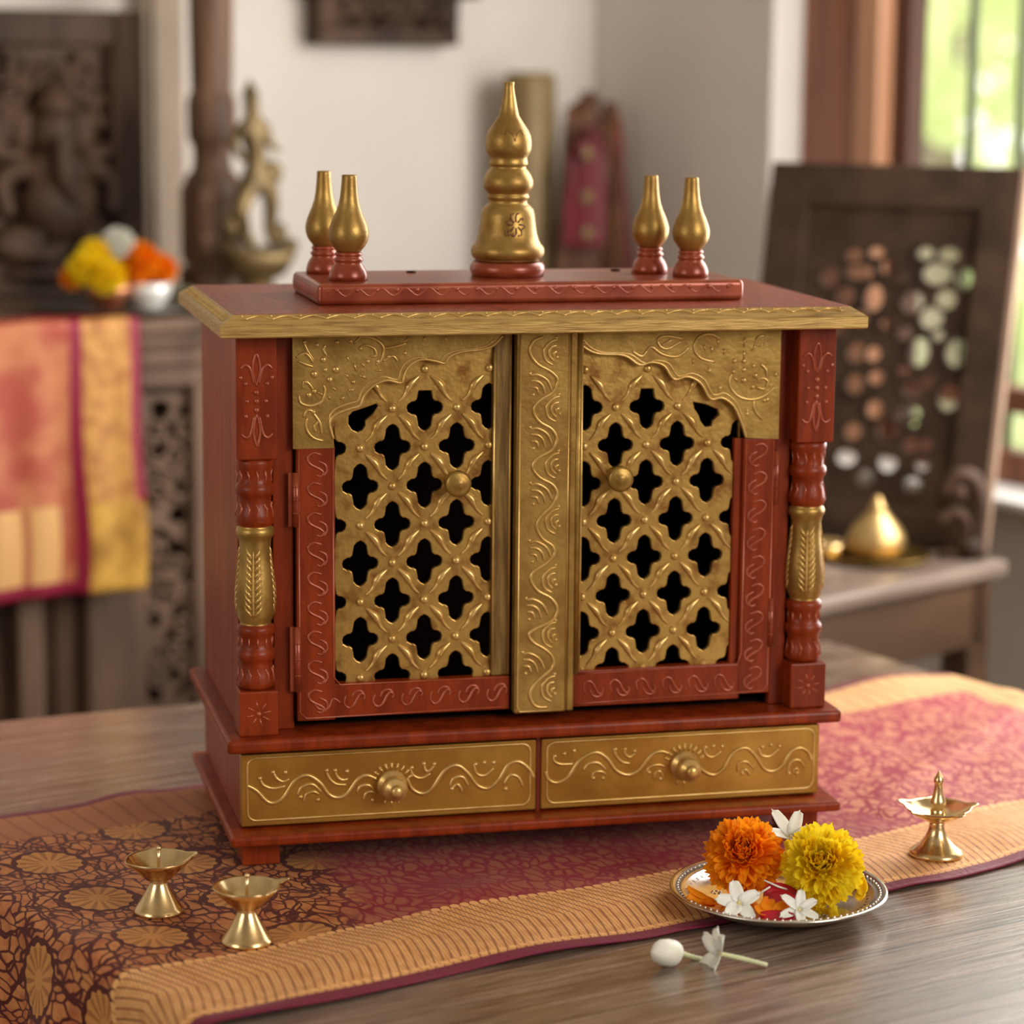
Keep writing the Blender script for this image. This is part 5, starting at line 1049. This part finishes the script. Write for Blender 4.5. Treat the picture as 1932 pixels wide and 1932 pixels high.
for (u, v, hw, hh_) in HP:
    c = pxp(u, v); ex = pxp(u+hw, v); ez = pxp(u, v-hh_); rx_ = abs(ex[0]-c[0])*1.15; rz_ = abs(ez[1]-c[1])*1.05
    k = 1.0
    for (x_, z_, r1, r2) in used:
        dd_ = math.hypot((c[0]-x_)/(rx_+r1), (c[1]-z_)/(rz_+r2))
        if dd_ < 1.06: k = min(k, dd_/1.06*.9)
    if k < .5: continue
    rx_ *= k; rz_ *= k; used.append((c[0], c[1], rx_, rz_))
    holes.append([(c[0]+math.cos(q*math.pi/6)*rx_, c[1]+math.sin(q*math.pi/6)*rz_) for q in range(12)])
jp = thing('jali_panel', br, 'pierced dark wood lattice panel leaning on the bench in front of the window', 'carved panel')
th_ = .016
b = MB(PM); me = sheet([(.0, 0), (PWD, 0), (PWD, PH), (.0, PH)], holes, .006, .001); th_ = .006; b.mesh(me, lambda c: Vector((c.x, c.y, -sgn*(th_/2)+c.z)))
b.build('pierced_board', M['wood_jali'], jp)
b = MB(PM); f_ = .055; zf0, zf1 = (0, .010*sgn) if sgn > 0 else (.010*sgn, 0)
for (x0_, x1_, y0_, y1_) in ((.0, f_*.9, 0, PH), (PWD-f_, PWD, 0, PH), (f_*.9, PWD-f_, PH-f_, PH), (f_*.9, PWD-f_, 0, f_*.9)): b.box(x0_, x1_, y0_, y1_, zf0, zf1, 0, .002)
b.build('frame', M['wood_jali'], jp)
b = MB(PM); b.box(-.0085, -.0003, 0, PH, min(-sgn*th_, .010*sgn), max(-sgn*th_, .010*sgn)+0, 0, .001); b.build('side_edge', M['wood_edge'], jp)
b = MB(PM); rnd = random.Random(2)
for (x_, z_, r1, r2) in used: b.tube([Vector((x_+math.cos(q*math.pi/5)*r1*1.2, z_+math.sin(q*math.pi/5)*r2*1.2, .001*sgn)) for q in range(10)], .0022, 6, 0, True)
b.build('scroll_carving', M['wood_jali'], jp)
# lota on its plate
pc = PZ(1652, 1056, ZB); c = pc.copy()
b = MB(); b.lathe([(.040, 0), (.055, .002), (.070, .007), (.072, .009), (.069, .009), (.050, .0045), (.001, .004)], c, 40); tag(b.build('brass_plate', M['brass_old'], origin=c), 'round old brass plate on the bench under the pear-shaped vessel', 'plate')
pc2 = pc+Vector((0, 0, .0048)); vt = thing('brass_vessel', pc2, 'pear-shaped brass vessel standing on the plate on the bench', 'vessel')
b = MB(); b.lathe([(.020, 0), (.028, .002), (.036, .009), (.0385, .018), (.037, .028), (.031, .039), (.023, .048), (.016, .056), (.011, .062)], pc2, 36); b.build('body', M['brass_vessel'], vt)
b = MB(); b.lathe([(.011, .0615), (.0125, .064), (.009, .067), (.0065, .072), (.0045, .077), (.001, .080)], pc2, 24); b.build('lid', M['brass_vessel'], vt)
pc3 = PZ(1560, 1050, ZB)
b = MB(); b.lathe([(.018, 0), (.026, .004), (.030, .014), (.030, .020), (.028, .020), (.024, .008), (.001, .006)], pc3, 28); tag(b.build('brass_cup', M['brass'], origin=pc3), 'low brass cup on the bench, half hidden by the shrine', 'cup')
# carved bracket
cb = PZ(1812, 1054, ZB)+Vector((0, 0, 0)); t = thing('carved_bracket', cb, 'small curled carved wood ornament at the right end of the bench', 'carving')
b = MB(); r_ = rgt; 
def cv(x, z, y_=0): return cb+r_*x+Vector((0, 0, z))+tocam*y_
b.tube(cr([cv(-.024, .085), (cv(-.010, .108)), cv(.012, .105), cv(.024, .075), cv(.022, .040), cv(.020, .006)], 6), [.007, .010, .012, .011, .010, .012], 10); b.tube(cr([cv(-.028, .050), cv(-.010, .062), cv(.006, .050), cv(.008, .030)], 6), [.006, .008, .006], 10); b.ball(cv(.012, .016), .018, 0, 12, (1, 1, .9)); b.ball(cv(-.006, .088), .013, 0, 10)
b.build('scroll', M['wood_dark'], t); b = MB(); b.tube([cv(-.030, .006), cv(.032, .006)], .006, 8); b.build('foot', M['wood_dark'], t)
